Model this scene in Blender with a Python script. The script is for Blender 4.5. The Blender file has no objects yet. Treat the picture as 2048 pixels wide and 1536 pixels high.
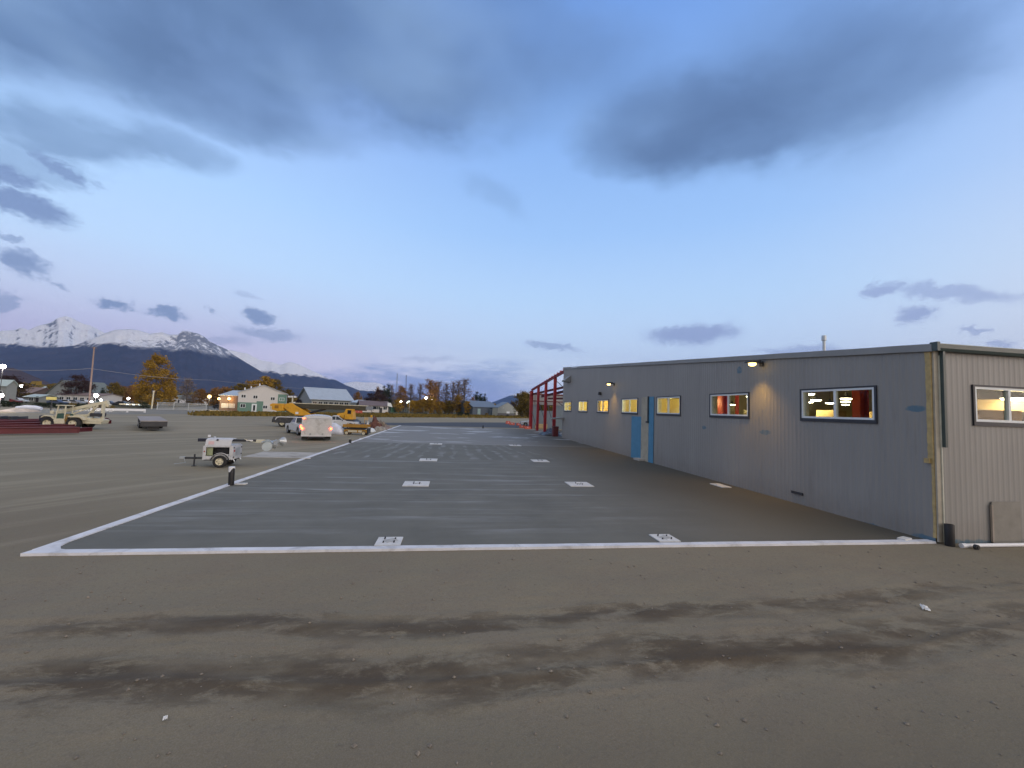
import bpy, math, random
from mathutils import Vector, Matrix, noise as mnoise
random.seed(7)
R = math.radians
SC = bpy.context.scene
COL = SC.collection

# ------------------------------------------------------------------ camera
CAM_H, FPX = 3.5, 800.0
YAW, PIT, ROL = 0.1445, 0.0638, 0.037
def _basis():
    cy, sy, cp, sp = math.cos(YAW), math.sin(YAW), math.cos(PIT), math.sin(PIT)
    f = Vector((sy*cp, cy*cp, sp)); r = Vector((cy, -sy, 0)); u = r.cross(f)
    c, s = math.cos(ROL), math.sin(ROL)
    return r*c+u*s, u*c-r*s, f
CR, CU, CF = _basis()
cam_d = bpy.data.cameras.new('camera'); cam = bpy.data.objects.new('camera', cam_d); COL.objects.link(cam)
cam.matrix_world = Matrix(((CR.x, CU.x, -CF.x, 0), (CR.y, CU.y, -CF.y, 0), (CR.z, CU.z, -CF.z, CAM_H), (0, 0, 0, 1)))
cam_d.sensor_width = 36; cam_d.lens = 36*FPX/2048; cam_d.clip_start = 0.1; cam_d.clip_end = 90000
SC.camera = cam
def ray(px, py): return CF + CR*((px-1024)/FPX) - CU*((py-768)/FPX)
def g(px, py, z=0.0):                       # where a sight line meets the level z
    d = ray(px, py); t = (z-CAM_H)/d.z
    return Vector((d.x*t, d.y*t, z))
def at_y(px, py, Y):
    d = ray(px, py); t = Y/d.y
    return Vector((d.x*t, Y, CAM_H+d.z*t))
def at_d(px, py, D):                        # at horizontal distance D
    d = ray(px, py); t = D/math.hypot(d.x, d.y)
    return Vector((d.x*t, d.y*t, CAM_H+d.z*t))
def azel(px, py):
    d = ray(px, py)
    return math.degrees(math.atan2(d.x, d.y)), math.degrees(math.atan2(d.z, math.hypot(d.x, d.y)))

# ------------------------------------------------------------------ exposure and render settings
SC.view_settings.view_transform = 'Standard'; SC.view_settings.look = 'None'
SC.view_settings.exposure = 0.26; SC.view_settings.gamma = 1.0; SC.view_settings.use_curve_mapping = False
SC.render.engine = 'CYCLES'
SC.cycles.use_denoising = True
SC.cycles.max_bounces = 6; SC.cycles.diffuse_bounces = 3; SC.cycles.glossy_bounces = 3; SC.cycles.transmission_bounces = 4
SC.cycles.transparent_max_bounces = 12; SC.cycles.volume_bounces = 0
SC.cycles.sample_clamp_indirect = 4.0; SC.cycles.caustics_reflective = False; SC.cycles.caustics_refractive = False

# ------------------------------------------------------------------ node helper
class NT:
    def __init__(s, tree): s.t = tree; s.n = tree.nodes; s.l = tree.links
    def put(s, sock, v):
        if isinstance(v, bpy.types.NodeSocket): s.l.new(v, sock)
        elif v is not None:
            if sock.type == 'RGBA' and hasattr(v, '__len__') and len(v) == 3: v = (*v, 1)
            sock.default_value = v
    def new(s, t, **kw):
        nd = s.n.new(t)
        for k, v in kw.items(): setattr(nd, k, v)
        return nd
    def m(s, op, a, b=None, c=None, clamp=False):
        nd = s.new('ShaderNodeMath', operation=op, use_clamp=clamp)
        for i, v in enumerate((a, b, c)):
            if v is not None: s.put(nd.inputs[i], v)
        return nd.outputs[0]
    def vm(s, op, a, b=None, out=0):
        nd = s.new('ShaderNodeVectorMath', operation=op); s.put(nd.inputs[0], a)
        if b is not None: s.put(nd.inputs['Scale' if op == 'SCALE' else 1], b)
        return nd.outputs[out]
    def noise(s, vec, scale, detail=4, rough=.55, dist=0.0, col=False):
        nd = s.new('ShaderNodeTexNoise'); s.put(nd.inputs['Vector'], vec)
        for k, v in (('Scale', scale), ('Detail', detail), ('Roughness', rough), ('Distortion', dist)): s.put(nd.inputs[k], v)
        return nd.outputs['Color' if col else 'Fac']
    def ramp(s, fac, stops, interp='LINEAR'):
        nd = s.new('ShaderNodeValToRGB'); cr = nd.color_ramp; cr.interpolation = interp
        while len(cr.elements) < len(stops): cr.elements.new(0.5)
        for e, (p, c) in zip(cr.elements, stops):
            e.position = p; e.color = (*c, 1) if hasattr(c, '__len__') else (c, c, c, 1)
        s.put(nd.inputs[0], fac); return nd.outputs[0]
    def mix(s, fac, a, b, mode='MIX'):
        nd = s.new('ShaderNodeMix', data_type='RGBA', blend_type=mode)
        s.put(nd.inputs[0], fac); s.put(nd.inputs[6], a); s.put(nd.inputs[7], b); return nd.outputs[2]
    def mapr(s, v, a, b, c=0.0, d=1.0, smooth=True):
        nd = s.new('ShaderNodeMapRange', interpolation_type='SMOOTHSTEP' if smooth else 'LINEAR')
        for k, x in zip((0, 1, 2, 3, 4), (v, a, b, c, d)): s.put(nd.inputs[k], x)
        return nd.outputs[0]
    def mapping(s, vec, loc=(0, 0, 0), rot=(0, 0, 0), scale=(1, 1, 1), kind='POINT'):
        nd = s.new('ShaderNodeMapping', vector_type=kind); s.put(nd.inputs['Vector'], vec)
        nd.inputs['Location'].default_value = loc; nd.inputs['Rotation'].default_value = rot; nd.inputs['Scale'].default_value = scale
        return nd.outputs[0]
    def sep(s, v): nd = s.new('ShaderNodeSeparateXYZ'); s.put(nd.inputs[0], v); return nd.outputs
    def comb(s, x, y, z):
        nd = s.new('ShaderNodeCombineXYZ')
        for i, v in enumerate((x, y, z)): s.put(nd.inputs[i], v)
        return nd.outputs[0]
def srgb(r, g_, b):
    f = lambda c: (c/255/12.92) if c/255 <= .04045 else ((c/255+.055)/1.055)**2.4
    return (f(r), f(g_), f(b))

# ------------------------------------------------------------------ sky (dusk, sun just gone behind the camera)
SUN_AZ, SUN_EL = 132.0, 2.0
def build_world():
    w = bpy.data.worlds.new('World'); SC.world = w; w.use_nodes = True
    n = NT(w.node_tree); w.node_tree.nodes.clear()
    d = n.new('ShaderNodeTexCoord').outputs['Generated']
    x, y, z = n.sep(d)
    el = n.m('MULTIPLY', n.m('ARCSINE', n.m('MINIMUM', n.m('MAXIMUM', z, -1), 1)), 57.2958)
    az = n.m('MULTIPLY', n.m('ARCTAN2', x, y), 57.2958)
    ae = n.comb(az, el, 0)
    e01 = n.m('DIVIDE', el, 90, clamp=True)
    st = lambda L: [(p/90, srgb(*c)) for p, c in L]
    right = n.ramp(e01, st([(0, (208, 216, 242)), (4, (214, 224, 246)), (9, (200, 220, 248)), (15, (182, 212, 246)), (24, (153, 191, 240)), (34, (133, 173, 230)), (48, (104, 146, 214)), (90, (74, 108, 188))]))
    left = n.ramp(e01, st([(0, (206, 194, 228)), (6, (208, 200, 234)), (10, (200, 210, 240)), (16, (186, 214, 248)), (24, (168, 203, 246)), (36, (142, 174, 233)), (50, (106, 144, 216)), (90, (74, 108, 188))]))
    base = n.mix(n.mapr(az, -34, 14), left, right)
    # sunset glow behind the camera
    sdir = (math.sin(R(SUN_AZ)), math.cos(R(SUN_AZ)), 0.0)
    dt = n.vm('DOT_PRODUCT', d, sdir, out='Value')
    glow = n.m('MULTIPLY', n.mapr(dt, -0.1, 1.0), n.m('POWER', 2.718, n.m('DIVIDE', n.m('MAXIMUM', el, 0), -22)))
    base = n.mix(n.m('MULTIPLY', glow, 0.95), base, (1.08, .84, .62))
    # cloud field: ellipses laid over the sky's azimuth and elevation, torn by noise
    dome = n.vm('DIVIDE', d, n.comb(n.m('ADD', n.m('MAXIMUM', z, 0), .16), n.m('ADD', n.m('MAXIMUM', z, 0), .16), 1.0))
    nz1 = n.vm('SUBTRACT', n.noise(dome, 1.6, 4, .55, col=True), (.5, .5, .5))
    nz2 = n.vm('SUBTRACT', n.noise(ae, .34, 4, .6, col=True), (.5, .5, .5))
    nz4 = n.vm('SUBTRACT', n.noise(dome, 6.5, 6, .66, col=True), (.5, .5, .5))
    soft = n.vm('ADD', n.vm('ADD', ae, n.vm('MULTIPLY', nz1, (11, 7.5, 0))), n.vm('MULTIPLY', nz4, (5.5, 4.0, 0)))
    nz3 = n.vm('SUBTRACT', n.noise(n.mapping(ae, scale=(1.0, 2.0, 1)), 1.1, 6, .68, col=True), (.5, .5, .5))
    crisp = n.vm('ADD', n.vm('ADD', ae, n.vm('MULTIPLY', nz2, (4.0, 2.2, 0))), n.vm('MULTIPLY', nz3, (2.6, 1.5, 0)))
    def blob(vec, c, maj, mn, op, lo, hi):
        a0, e0 = azel(*c); a1, e1 = azel(c[0]+maj[0], c[1]+maj[1])
        L = math.hypot(*maj); a2, e2 = azel(c[0]-maj[1]/L*mn, c[1]+maj[0]/L*mn)
        ang = math.atan2(e1-e0, a1-a0); big = math.hypot(a1-a0, e1-e0)
        sm = abs((a2-a0)*-math.sin(ang)+(e2-e0)*math.cos(ang))
        v = n.mapping(vec, (a0, e0, 0), (0, 0, ang), (big, max(sm, .2), 1), 'TEXTURE')
        return n.mapr(n.vm('LENGTH', v, out='Value'), lo, hi, op, 0)
    acc = None
    for c, mj, mn, op in [((200, 30), (680, 20), 185, 1.0), ((720, 100), (480, 60), 150, .92), ((430, 190), (330, 85), 70, .75), ((860, 205), (150, 20), 40, .4),
                          ((1120, 70), (260, 20), 110, .5), ((1390, 255), (330, -45), 120, .8), ((1450, 280), (190, -20), 70, .5), ((1690, 165), (330, -105), 138, .62),
                          ((1260, 315), (140, 20), 60, .45), ((1640, 150), (440, -110), 215, .42), ((120, 265), (240, 45), 58, .8), ((350, 290), (140, 35), 48, .65), ((60, 330), (110, 30), 30, .5), ((985, 385), (70, 45), 36, .25), ((300, -420), (1000, 0), 420, .7)]:
        b = blob(soft, c, mj, mn, op, .38, 1.22)
        acc = b if acc is None else n.m('ADD', acc, n.m('MULTIPLY', b, n.m('SUBTRACT', 1, acc)))
    tex = n.noise(dome, 3.0, 6, .6, .4)
    acc = n.m('MULTIPLY', acc, n.mapr(tex, .2, .68, .84, 1.06), clamp=True)
    softcol = n.ramp(n.mapr(n.noise(dome, 2.1, 3, .5), .3, .72), [(0, srgb(80, 106, 148)), (.5, srgb(94, 122, 165)), (1, srgb(116, 144, 184))])
    sky = n.mix(acc, base, softcol)
    acc2 = None
    for c, mj, mn, op in [((40, 408), (115, 40), 28, .9), ((15, 350), (85, 28), 24, .85), ((130, 345), (62, 42), 17, .7), ((45, 527), (66, 20), 26, .85), ((118, 568), (26, 8), 9, .6),
                          ((8, 600), (32, 5), 20, .6), ((230, 608), (46, 5), 12, .9), ((333, 626), (48, 7), 13, .9), ((516, 632), (38, 7), 17, .9), ((430, 620), (11, 3), 7, .6),
                          ((495, 592), (40, 6), 7, .3), ((535, 668), (75, 8), 15, .55), ((455, 682), (62, 6), 12, .4), ((1105, 693), (60, 7), 8, .65), ((1385, 668), (112, -8), 24, .85),
                          ((1600, 702), (100, -4), 12, .6), ((1765, 576), (50, -14), 17, .75), ((1905, 586), (180, 12), 20, .62), ((1830, 628), (54, 2), 24, .8), ((1945, 658), (38, 3), 9, .65),
                          ((1995, 684), (26, 1), 9, .6), ((860, 718), (70, 3), 7, .3), ((18, 478), (26, 9), 10, .6), ((205, 372), (20, 10), 7, .3), ((1000, 600), (2, 1), 1, 0.0)]:
        b = blob(crisp, c, mj, mn, op, .45, 1.15)
        acc2 = b if acc2 is None else n.m('MAXIMUM', acc2, b)
    ccol = n.mix(n.mapr(az, -45, 55), srgb(102, 122, 170), srgb(140, 152, 196))
    sky = n.mix(acc2, sky, ccol)
    bank = n.m('MAXIMUM', blob(soft, (850, 790), (330, -4), 66, .85, .3, 1.1), blob(soft, (1100, 800), (420, 10), 30, .4, .3, 1.1))
    sky = n.mix(bank, sky, srgb(96, 130, 196))
    over = n.mapr(n.m('ADD', el, n.m('MULTIPLY', n.mapr(y, .25, -.3), 60)), 50, 72)
    sky = n.mix(n.m('MULTIPLY', over, n.m('SUBTRACT', .92, n.m('MULTIPLY', glow, .9), clamp=True)), sky, n.mix(n.noise(d, 2.2, 4, .6), (.46, .44, .44), (.66, .60, .54)))
    below = n.mapr(el, -3, -.2)
    sky = n.mix(below, srgb(70, 70, 74), sky)
    bg = n.new('ShaderNodeBackground'); n.put(bg.inputs[0], sky); bg.inputs[1].default_value = 1.0
    ns = n.new('ShaderNodeTexSky', sky_type='NISHITA'); ns.sun_disc = False
    ns.sun_elevation = R(SUN_EL); ns.sun_rotation = R(SUN_AZ); ns.altitude = 70
    bg2 = n.new('ShaderNodeBackground'); n.put(bg2.inputs[0], ns.outputs[0]); bg2.inputs[1].default_value = 0.05
    ad = n.new('ShaderNodeAddShader'); n.l.new(bg.outputs[0], ad.inputs[0]); n.l.new(bg2.outputs[0], ad.inputs[1])
    out = n.new('ShaderNodeOutputWorld'); n.l.new(ad.outputs[0], out.inputs[0])
    w.cycles.sampling_method = 'MANUAL'; w.cycles.sample_map_resolution = 512
build_world()
sun_d = bpy.data.lights.new('sun', 'SUN'); sun_d.energy = 1.6; sun_d.angle = R(60); sun_d.color = (1, .87, .77)
sun = bpy.data.objects.new('sun', sun_d); COL.objects.link(sun)
sun.rotation_euler = Vector((math.sin(R(SUN_AZ))*math.cos(R(13)), math.cos(R(SUN_AZ))*math.cos(R(13)), math.sin(R(13)))).to_track_quat('Z', 'Y').to_euler()

# ------------------------------------------------------------------ object helpers
def tag(o, label=None, cat=None, group=None, kind=None):
    if label: o['label'] = label
    if cat: o['category'] = cat
    if group: o['group'] = group
    if kind: o['kind'] = kind
    return o
def thing(name, label, cat, loc=(0, 0, 0), rz=0.0, group=None):
    o = bpy.data.objects.new(name, None); COL.objects.link(o); o.empty_display_size = .3
    o.location = loc; o.rotation_euler = (0, 0, rz)
    return tag(o, label, cat, group)
def copy_tree(o, parent=None):
    c = o.copy(); COL.objects.link(c); c.parent = parent
    for ch in list(o.children): copy_tree(ch, c)
    return c
class MB:
    def __init__(s): s.v = []; s.f = []; s.mi = []; s.cur = 0
    def face(s, pts):
        i = len(s.v); s.v += [tuple(p) for p in pts]; s.f.append(list(range(i, i+len(pts)))); s.mi.append(s.cur); return s
    def add(s, vs, fs):
        i = len(s.v); s.v += [tuple(p) for p in vs]
        for f in fs: s.f.append([i+k for k in f]); s.mi.append(s.cur)
        return s
    def box(s, c, d, rot=None, taper=1.0):
        x, y, z = d[0]/2, d[1]/2, d[2]/2; c = Vector(c); t = taper
        vs = [Vector(p) for p in ((-x, -y, -z), (x, -y, -z), (x, y, -z), (-x, y, -z), (-x*t, -y*t, z), (x*t, -y*t, z), (x*t, y*t, z), (-x*t, y*t, z))]
        if rot is not None: vs = [rot @ p for p in vs]
        return s.add([c+p for p in vs], [(0, 3, 2, 1), (4, 5, 6, 7), (0, 1, 5, 4), (1, 2, 6, 5), (2, 3, 7, 6), (3, 0, 4, 7)])
    def bar(s, a, b, w, h, up=(0, 0, 1)):      # rectangular bar from a to b
        a, b = Vector(a), Vector(b); d = (b-a); L = d.length; d.normalize(); up = Vector(up)
        sd = d.cross(up)
        if sd.length < 1e-4: sd = d.cross(Vector((0, 1, 0)))
        sd.normalize(); u = sd.cross(d)
        return s.box((a+b)/2, (L, w, h), Matrix((d, sd, u)).transposed())
    def ibeam(s, a, b, w, h, t=.02):
        a, b = Vector(a), Vector(b); d = (b-a).normalized(); up = Vector((0, 0, 1))
        if abs(d.z) > .9: up = Vector((1, 0, 0))
        sd = d.cross(up).normalized(); u = sd.cross(d)
        for k in (-1, 1): s.bar(a+u*k*(h/2-t/2), b+u*k*(h/2-t/2), w, t, u)
        return s.bar(a, b, t, h-2*t, u)
    def tube(s, pts, r, n=8, cap=True):
        pts = [Vector(p) for p in pts]; rs = r if hasattr(r, '__len__') else [r]*len(pts); i0 = len(s.v); ref = None
        for k, p in enumerate(pts):
            d = (pts[min(k+1, len(pts)-1)]-pts[max(k-1, 0)]).normalized()
            if ref is None: ref = Vector((0, 0, 1)) if abs(d.z) < .9 else Vector((1, 0, 0))
            a = d.cross(ref).normalized(); b = d.cross(a)
            for j in range(n):
                t = 2*math.pi*j/n; s.v.append(tuple(p+(a*math.cos(t)+b*math.sin(t))*rs[k]))
        for k in range(len(pts)-1):
            for j in range(n):
                q = i0+k*n; s.f.append([q+j, q+(j+1) % n, q+n+(j+1) % n, q+n+j]); s.mi.append(s.cur)
        if cap:
            s.f.append([i0+j for j in range(n)][::-1]); s.mi.append(s.cur)
            s.f.append([i0+(len(pts)-1)*n+j for j in range(n)]); s.mi.append(s.cur)
        return s
    def cyl(s, a, b, r, n=16): return s.tube([a, b], r, n)
    def lathe(s, prof, n=20, axis='Z', c=(0, 0, 0)):   # prof: (radius, along)
        c = Vector(c); i0 = len(s.v)
        for r_, h_ in prof:
            for j in range(n):
                t = 2*math.pi*j/n; q = (r_*math.cos(t), r_*math.sin(t), h_)
                q = {'Z': q, 'Y': (q[0], q[2], q[1]), 'X': (q[2], q[0], q[1])}[axis]
                s.v.append(tuple(c+Vector(q)))
        for k in range(len(prof)-1):
            for j in range(n):
                q = i0+k*n; s.f.append([q+j, q+(j+1) % n, q+n+(j+1) % n, q+n+j]); s.mi.append(s.cur)
        return s
    def prism(s, poly, y0, y1, plane='XZ', taper=None):  # polygon in a plane pushed along the third axis
        def P(p, t):
            return {'XZ': (p[0], t, p[1]), 'XY': (p[0], p[1], t), 'YZ': (t, p[0], p[1])}[plane]
        n = len(poly); vs = [P(p, y0) for p in poly]+[P(p, y1) for p in poly]
        return s.add(vs, [list(range(n))[::-1], list(range(n, 2*n))]+[(j, (j+1) % n, n+(j+1) % n, n+j) for j in range(n)])
    def loft(s, rings, cap=True):
        n = len(rings[0]); i0 = len(s.v)
        for rg in rings: s.v += [tuple(p) for p in rg]
        for k in range(len(rings)-1):
            for j in range(n):
                q = i0+k*n; s.f.append([q+j, q+(j+1) % n, q+n+(j+1) % n, q+n+j]); s.mi.append(s.cur)
        if cap:
            s.f.append([i0+j for j in range(n)][::-1]); s.mi.append(s.cur); q = i0+(len(rings)-1)*n
            s.f.append([q+j for j in range(n)]); s.mi.append(s.cur)
        return s
    def build(s, name, mat, parent=None, smooth=False, bevel=0.0, fix=True):
        me = bpy.data.meshes.new(name); me.from_pydata(s.v, [], s.f)
        mats = mat if isinstance(mat, (list, tuple)) else [mat]
        for mm in mats: me.materials.append(mm)
        if len(mats) > 1: me.polygons.foreach_set('material_index', s.mi)
        me.update()
        if fix and len(s.f) < 60000:
            import bmesh
            b = bmesh.new(); b.from_mesh(me)
            if bevel or smooth: bmesh.ops.remove_doubles(b, verts=b.verts, dist=1e-5)
            bmesh.ops.recalc_face_normals(b, faces=b.faces); b.to_mesh(me); b.free()
        o = bpy.data.objects.new(name, me); COL.objects.link(o)
        if parent is not None: o.parent = parent
        if smooth:
            for p in me.polygons: p.use_smooth = True
            if smooth != 'all': me.set_sharp_from_angle(angle=R(35))
        if bevel:
            bv = o.modifiers.new('edge', 'BEVEL'); bv.width = bevel; bv.segments = 2; bv.limit_method = 'ANGLE'; bv.angle_limit = R(40)
        return o

# ------------------------------------------------------------------ materials
MATS = {}
def mat(name, color, rough=.6, metal=0.0, var=.18, scale=3.0, bump=0.0, bscale=30.0, emit=None, estr=0.0, spec=.5, dirt=None, dirt_amt=.5):
    if name in MATS: return MATS[name]
    m = bpy.data.materials.new(name); m.use_nodes = True; n = NT(m.node_tree)
    b = n.n['Principled BSDF']; p = n.new('ShaderNodeNewGeometry').outputs['Position']
    f = n.noise(p, scale, 5, .6)
    lo = tuple(c*(1-var) for c in color); hi = tuple(min(1, c*(1+var)) for c in color)
    c = n.ramp(f, [(.25, lo), (.75, hi)])
    if dirt is not None:
        c = n.mix(n.mapr(n.noise(p, scale*.7+.5, 6, .65, .6), .46, .74, 0, dirt_amt), c, dirt)
    n.put(b.inputs['Base Color'], c); b.inputs['Roughness'].default_value = rough; b.inputs['Metallic'].default_value = metal
    b.inputs['Specular IOR Level'].default_value = spec
    if emit is not None: n.put(b.inputs['Emission Color'], emit); b.inputs['Emission Strength'].default_value = estr
    if bump:
        bp = n.new('ShaderNodeBump'); bp.inputs['Strength'].default_value = bump; bp.inputs['Distance'].default_value = .02
        n.put(bp.inputs['Height'], n.noise(p, bscale, 4, .6)); n.l.new(bp.outputs[0], b.inputs['Normal'])
    MATS[name] = m; return m
def glass_mat(name, tint=(.8, .85, .85), see=.8, rough=.03):
    m = bpy.data.materials.new(name); m.use_nodes = True; n = NT(m.node_tree); m.node_tree.nodes.clear()
    t = n.new('ShaderNodeBsdfTransparent'); n.put(t.inputs[0], tint)
    gl = n.new('ShaderNodeBsdfGlossy'); gl.inputs['Roughness'].default_value = rough
    fr = n.new('ShaderNodeFresnel'); fr.inputs[0].default_value = 1.45
    mx = n.new('ShaderNodeMixShader'); n.put(mx.inputs[0], n.m('MULTIPLY', fr.outputs[0], .12))
    n.l.new(t.outputs[0], mx.inputs[1]); n.l.new(gl.outputs[0], mx.inputs[2])
    o = n.new('ShaderNodeOutputMaterial'); n.l.new(mx.outputs[0], o.inputs[0]); return m
def emis(name, col, s):
    return mat(name, (.02, .02, .02), .5, emit=col, estr=s)
M_WHITE = mat('white_paint', (.58, .59, .6), .45, var=.06, dirt=(.45, .43, .38), dirt_amt=.35)
M_WHITE2 = mat('white_plastic', (.78, .79, .8), .5, var=.06)
M_BLACK = mat('black_rubber', (.02, .02, .021), .75, var=.3)
M_BLACKPIPE = mat('black_pipe', (.012, .012, .014), .5, var=.3)
M_STEEL = mat('grey_steel', (.32, .33, .34), .45, .6)
M_DARK = mat('dark_metal', (.035, .036, .04), .55)
M_GLASSDK = mat('dark_glass', (.02, .025, .03), .08, var=.05)
M_RED = mat('red_steel', (.33, .018, .03), .5, var=.2, scale=2)
M_MAROON = mat('maroon_steel', (.12, .02, .026), .6, var=.25, scale=1.2)
M_YELLOW = mat('yellow_paint', (.72, .36, .02), .45, var=.12, dirt=(.25, .15, .05), dirt_amt=.4)
M_CREAM = mat('cream_paint', (.66, .62, .46), .5, var=.1, dirt=(.4, .3, .16), dirt_amt=.5)
M_ORANGE = mat('orange_plastic', (.5, .1, .065), .5, var=.08)
M_WOOD = mat('weathered_wood', (.34, .29, .24), .8, var=.25)
M_TAN = mat('tan_lumber', (.52, .38, .2), .8, var=.2)
M_GALV = mat('galvanised', (.5, .53, .54), .4, .5, var=.1)
M_RED_LAMP = emis('red_lamp', (1, .06, .02), 14)
M_AMB_LAMP = emis('amber_lamp', (1, .45, .15), 8)
M_WARM_LAMP = emis('warm_lamp', (1, .66, .22), 4.5)
M_PINKWHITE_LAMP = emis('white_lamp', (1, .9, .85), 40)
# ------------------------------------------------------------------ ground
def ground_mat():
    m = bpy.data.materials.new('packed_silt'); m.use_nodes = True; n = NT(m.node_tree); b = n.n['Principled BSDF']
    p = n.new('ShaderNodeNewGeometry').outputs['Position']; x, y, z = n.sep(p)
    big = n.noise(p, .11, 4, .55); mid = n.noise(p, .9, 6, .62); fine = n.noise(p, 14, 4, .65); grit = n.noise(p, 70, 3, .7)
    base = n.ramp(big, [(.3, (.180, .157, .104)), (.7, (.236, .207, .142))])
    base = n.mix(n.mapr(mid, .3, .75, 0, .55), base, (.182, .146, .104))
    base = n.mix(n.mapr(grit, .35, .75, 0, .5), base, (.33, .285, .225))
    base = n.mix(n.mapr(fine, .5, .75, 0, .45), base, (.14, .118, .095))
    # damp wheel-churned soil: two long strips across the foreground
    wob = n.m('ADD', n.m('MULTIPLY', n.m('SINE', n.m('MULTIPLY_ADD', x, .31, .6)), .22), n.m('MULTIPLY', n.m('SINE', n.m('MULTIPLY_ADD', x, .83, 2.0)), .1))
    yy = n.m('SUBTRACT', n.m('ADD', y, wob), n.m('MULTIPLY', x, .018))
    def strip(c, hw): return n.mapr(n.m('ABSOLUTE', n.m('SUBTRACT', yy, c)), 0.1, hw, 1, 0)
    xm = n.m('MULTIPLY', n.mapr(x, -7.5, -4.5), n.mapr(x, 6.5, 12, 1, .6))
    s = n.m('MULTIPLY', n.m('MAXIMUM', n.m('MULTIPLY', strip(6.95, .62), .95), n.m('MULTIPLY', strip(5.75, 1.0), 1.0)), xm)
    st = n.noise(n.mapping(p, scale=(.75, 1.6, 1)), 1.2, 9, .74, .25)
    st3 = n.noise(n.mapping(p, scale=(.25, .8, 1)), .9, 3, .5)
    damp = n.mapr(n.m('ADD', n.m('MULTIPLY', st, .9), n.m('ADD', n.m('MULTIPLY', s, .17), n.m('MULTIPLY', st3, .2))), .60, .72, 0, .9)
    damp = n.m('MULTIPLY', n.m('MULTIPLY', damp, n.mapr(n.noise(n.mapping(p, (7, 3, 0), scale=(.5, 1.3, 1)), .75, 4, .6), .38, .58, .3, 1)), n.m('ADD', n.m('MULTIPLY', s, .9), .06))
    # scattered oil and damp stains further out
    st2 = n.mapr(n.noise(n.mapping(p, scale=(.5, 1.5, 1)), .28, 5, .6, .4), .60, .70, 0, .6)
    st2 = n.m('MULTIPLY', st2, n.mapr(y, 13, 20))
    damp = n.m('MAXIMUM', damp, st2)
    base = n.mix(damp, base, (.076, .055, .034))
    tan = n.m('MULTIPLY', n.mapr(n.noise(p, .05, 3, .5), .42, .62), n.mapr(y, 35, 48, 0, .45))
    base = n.mix(tan, base, (.34, .27, .19))
    base = n.mix(n.mapr(y, 11, 20, 0, .45), base, n.mix(mid, (.28, .257, .18), (.37, .338, .243)))
    base = n.mix(n.m('MULTIPLY', n.mapr(y, 5.2, 3.6), n.mapr(big, .3, .7, .35, .75)), base, (.13, .112, .08))  # dirt colour darkened toward the camera, painting in lens vignetting
    trk = n.noise(n.mapping(n.mapping(p, rot=(0, 0, R(-52))), scale=(.06, .6, 1)), 1.0, 6, .62, .6)
    base = n.mix(n.m('MULTIPLY', n.mapr(trk, .42, .6), n.mapr(x, -8.5, -10.5, 0, .26)), base, (.165, .142, .102))
    base = n.mix(n.m('MULTIPLY', n.mapr(trk, .5, .38), n.mapr(x, -8.5, -10.5, 0, .2)), base, (.44, .4, .3))
    # rough grass beyond the yard
    edge = n.m('SUBTRACT', n.m('SUBTRACT', y, n.m('MULTIPLY', x, n.mapr(x, -60, -50, -.25, .98, False))), n.mapr(x, -60, -50, 96, 160, False))
    gr = n.mapr(n.m('ADD', edge, n.m('MULTIPLY', n.noise(p, .09, 4, .6), 30)), 10, 22)
    gcol = n.ramp(n.noise(p, .22, 5, .65), [(.3, (.045, .052, .02)), (.55, (.085, .075, .034)), (.75, (.15, .115, .06))])
    base = n.mix(gr, base, gcol)
    n.put(b.inputs['Base Color'], base)
    n.put(b.inputs['Roughness'], n.m('SUBTRACT', .95, n.m('MULTIPLY', damp, .2))); b.inputs['Specular IOR Level'].default_value = .25
    bp = n.new('ShaderNodeBump'); bp.inputs['Strength'].default_value = .55; bp.inputs['Distance'].default_value = .05
    hgt = n.m('ADD', n.m('MULTIPLY', mid, .8), n.m('ADD', n.m('MULTIPLY', fine, .3), n.m('MULTIPLY', grit, .12)))
    hgt = n.m('ADD', hgt, n.m('MULTIPLY', n.m('MULTIPLY', damp, n.noise(p, 5, 4, .7)), .5))
    n.put(bp.inputs['Height'], hgt); n.l.new(bp.outputs[0], b.inputs['Normal'])
    return m
def ground_z(x, y):
    if not (-26 < x < 26 and 1.0 < y < 10.0): return 0.0
    k = min(1, (26-abs(x))/4, (y-1.0)/1.0, (10.0-y)/1.2)
    yy = y+.22*math.sin(x*.31+.6)+.1*math.sin(x*.83+2.0)-.018*x; rut = 0
    for c, d in ((7.1, .018), (6.8, .014), (6.15, .014), (5.85, .022), (5.4, .018)):
        q = (yy-c)/.15
        if abs(q) < 2: rut -= d*math.exp(-q*q)*(.35+.65*max(0, .5+mnoise.noise(Vector((x*.45, c*9, 1)))))-.35*d*math.exp(-(abs(q)-1.5)**2*4)
    return k*rut+k*(.03*(mnoise.fractal(Vector((x*.5, y*.9, 0)), 1, 2, 4)) + .012*mnoise.fractal(Vector((x*2.2, y*4.5, 3)), 1, 2, 3) - .006)
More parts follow.
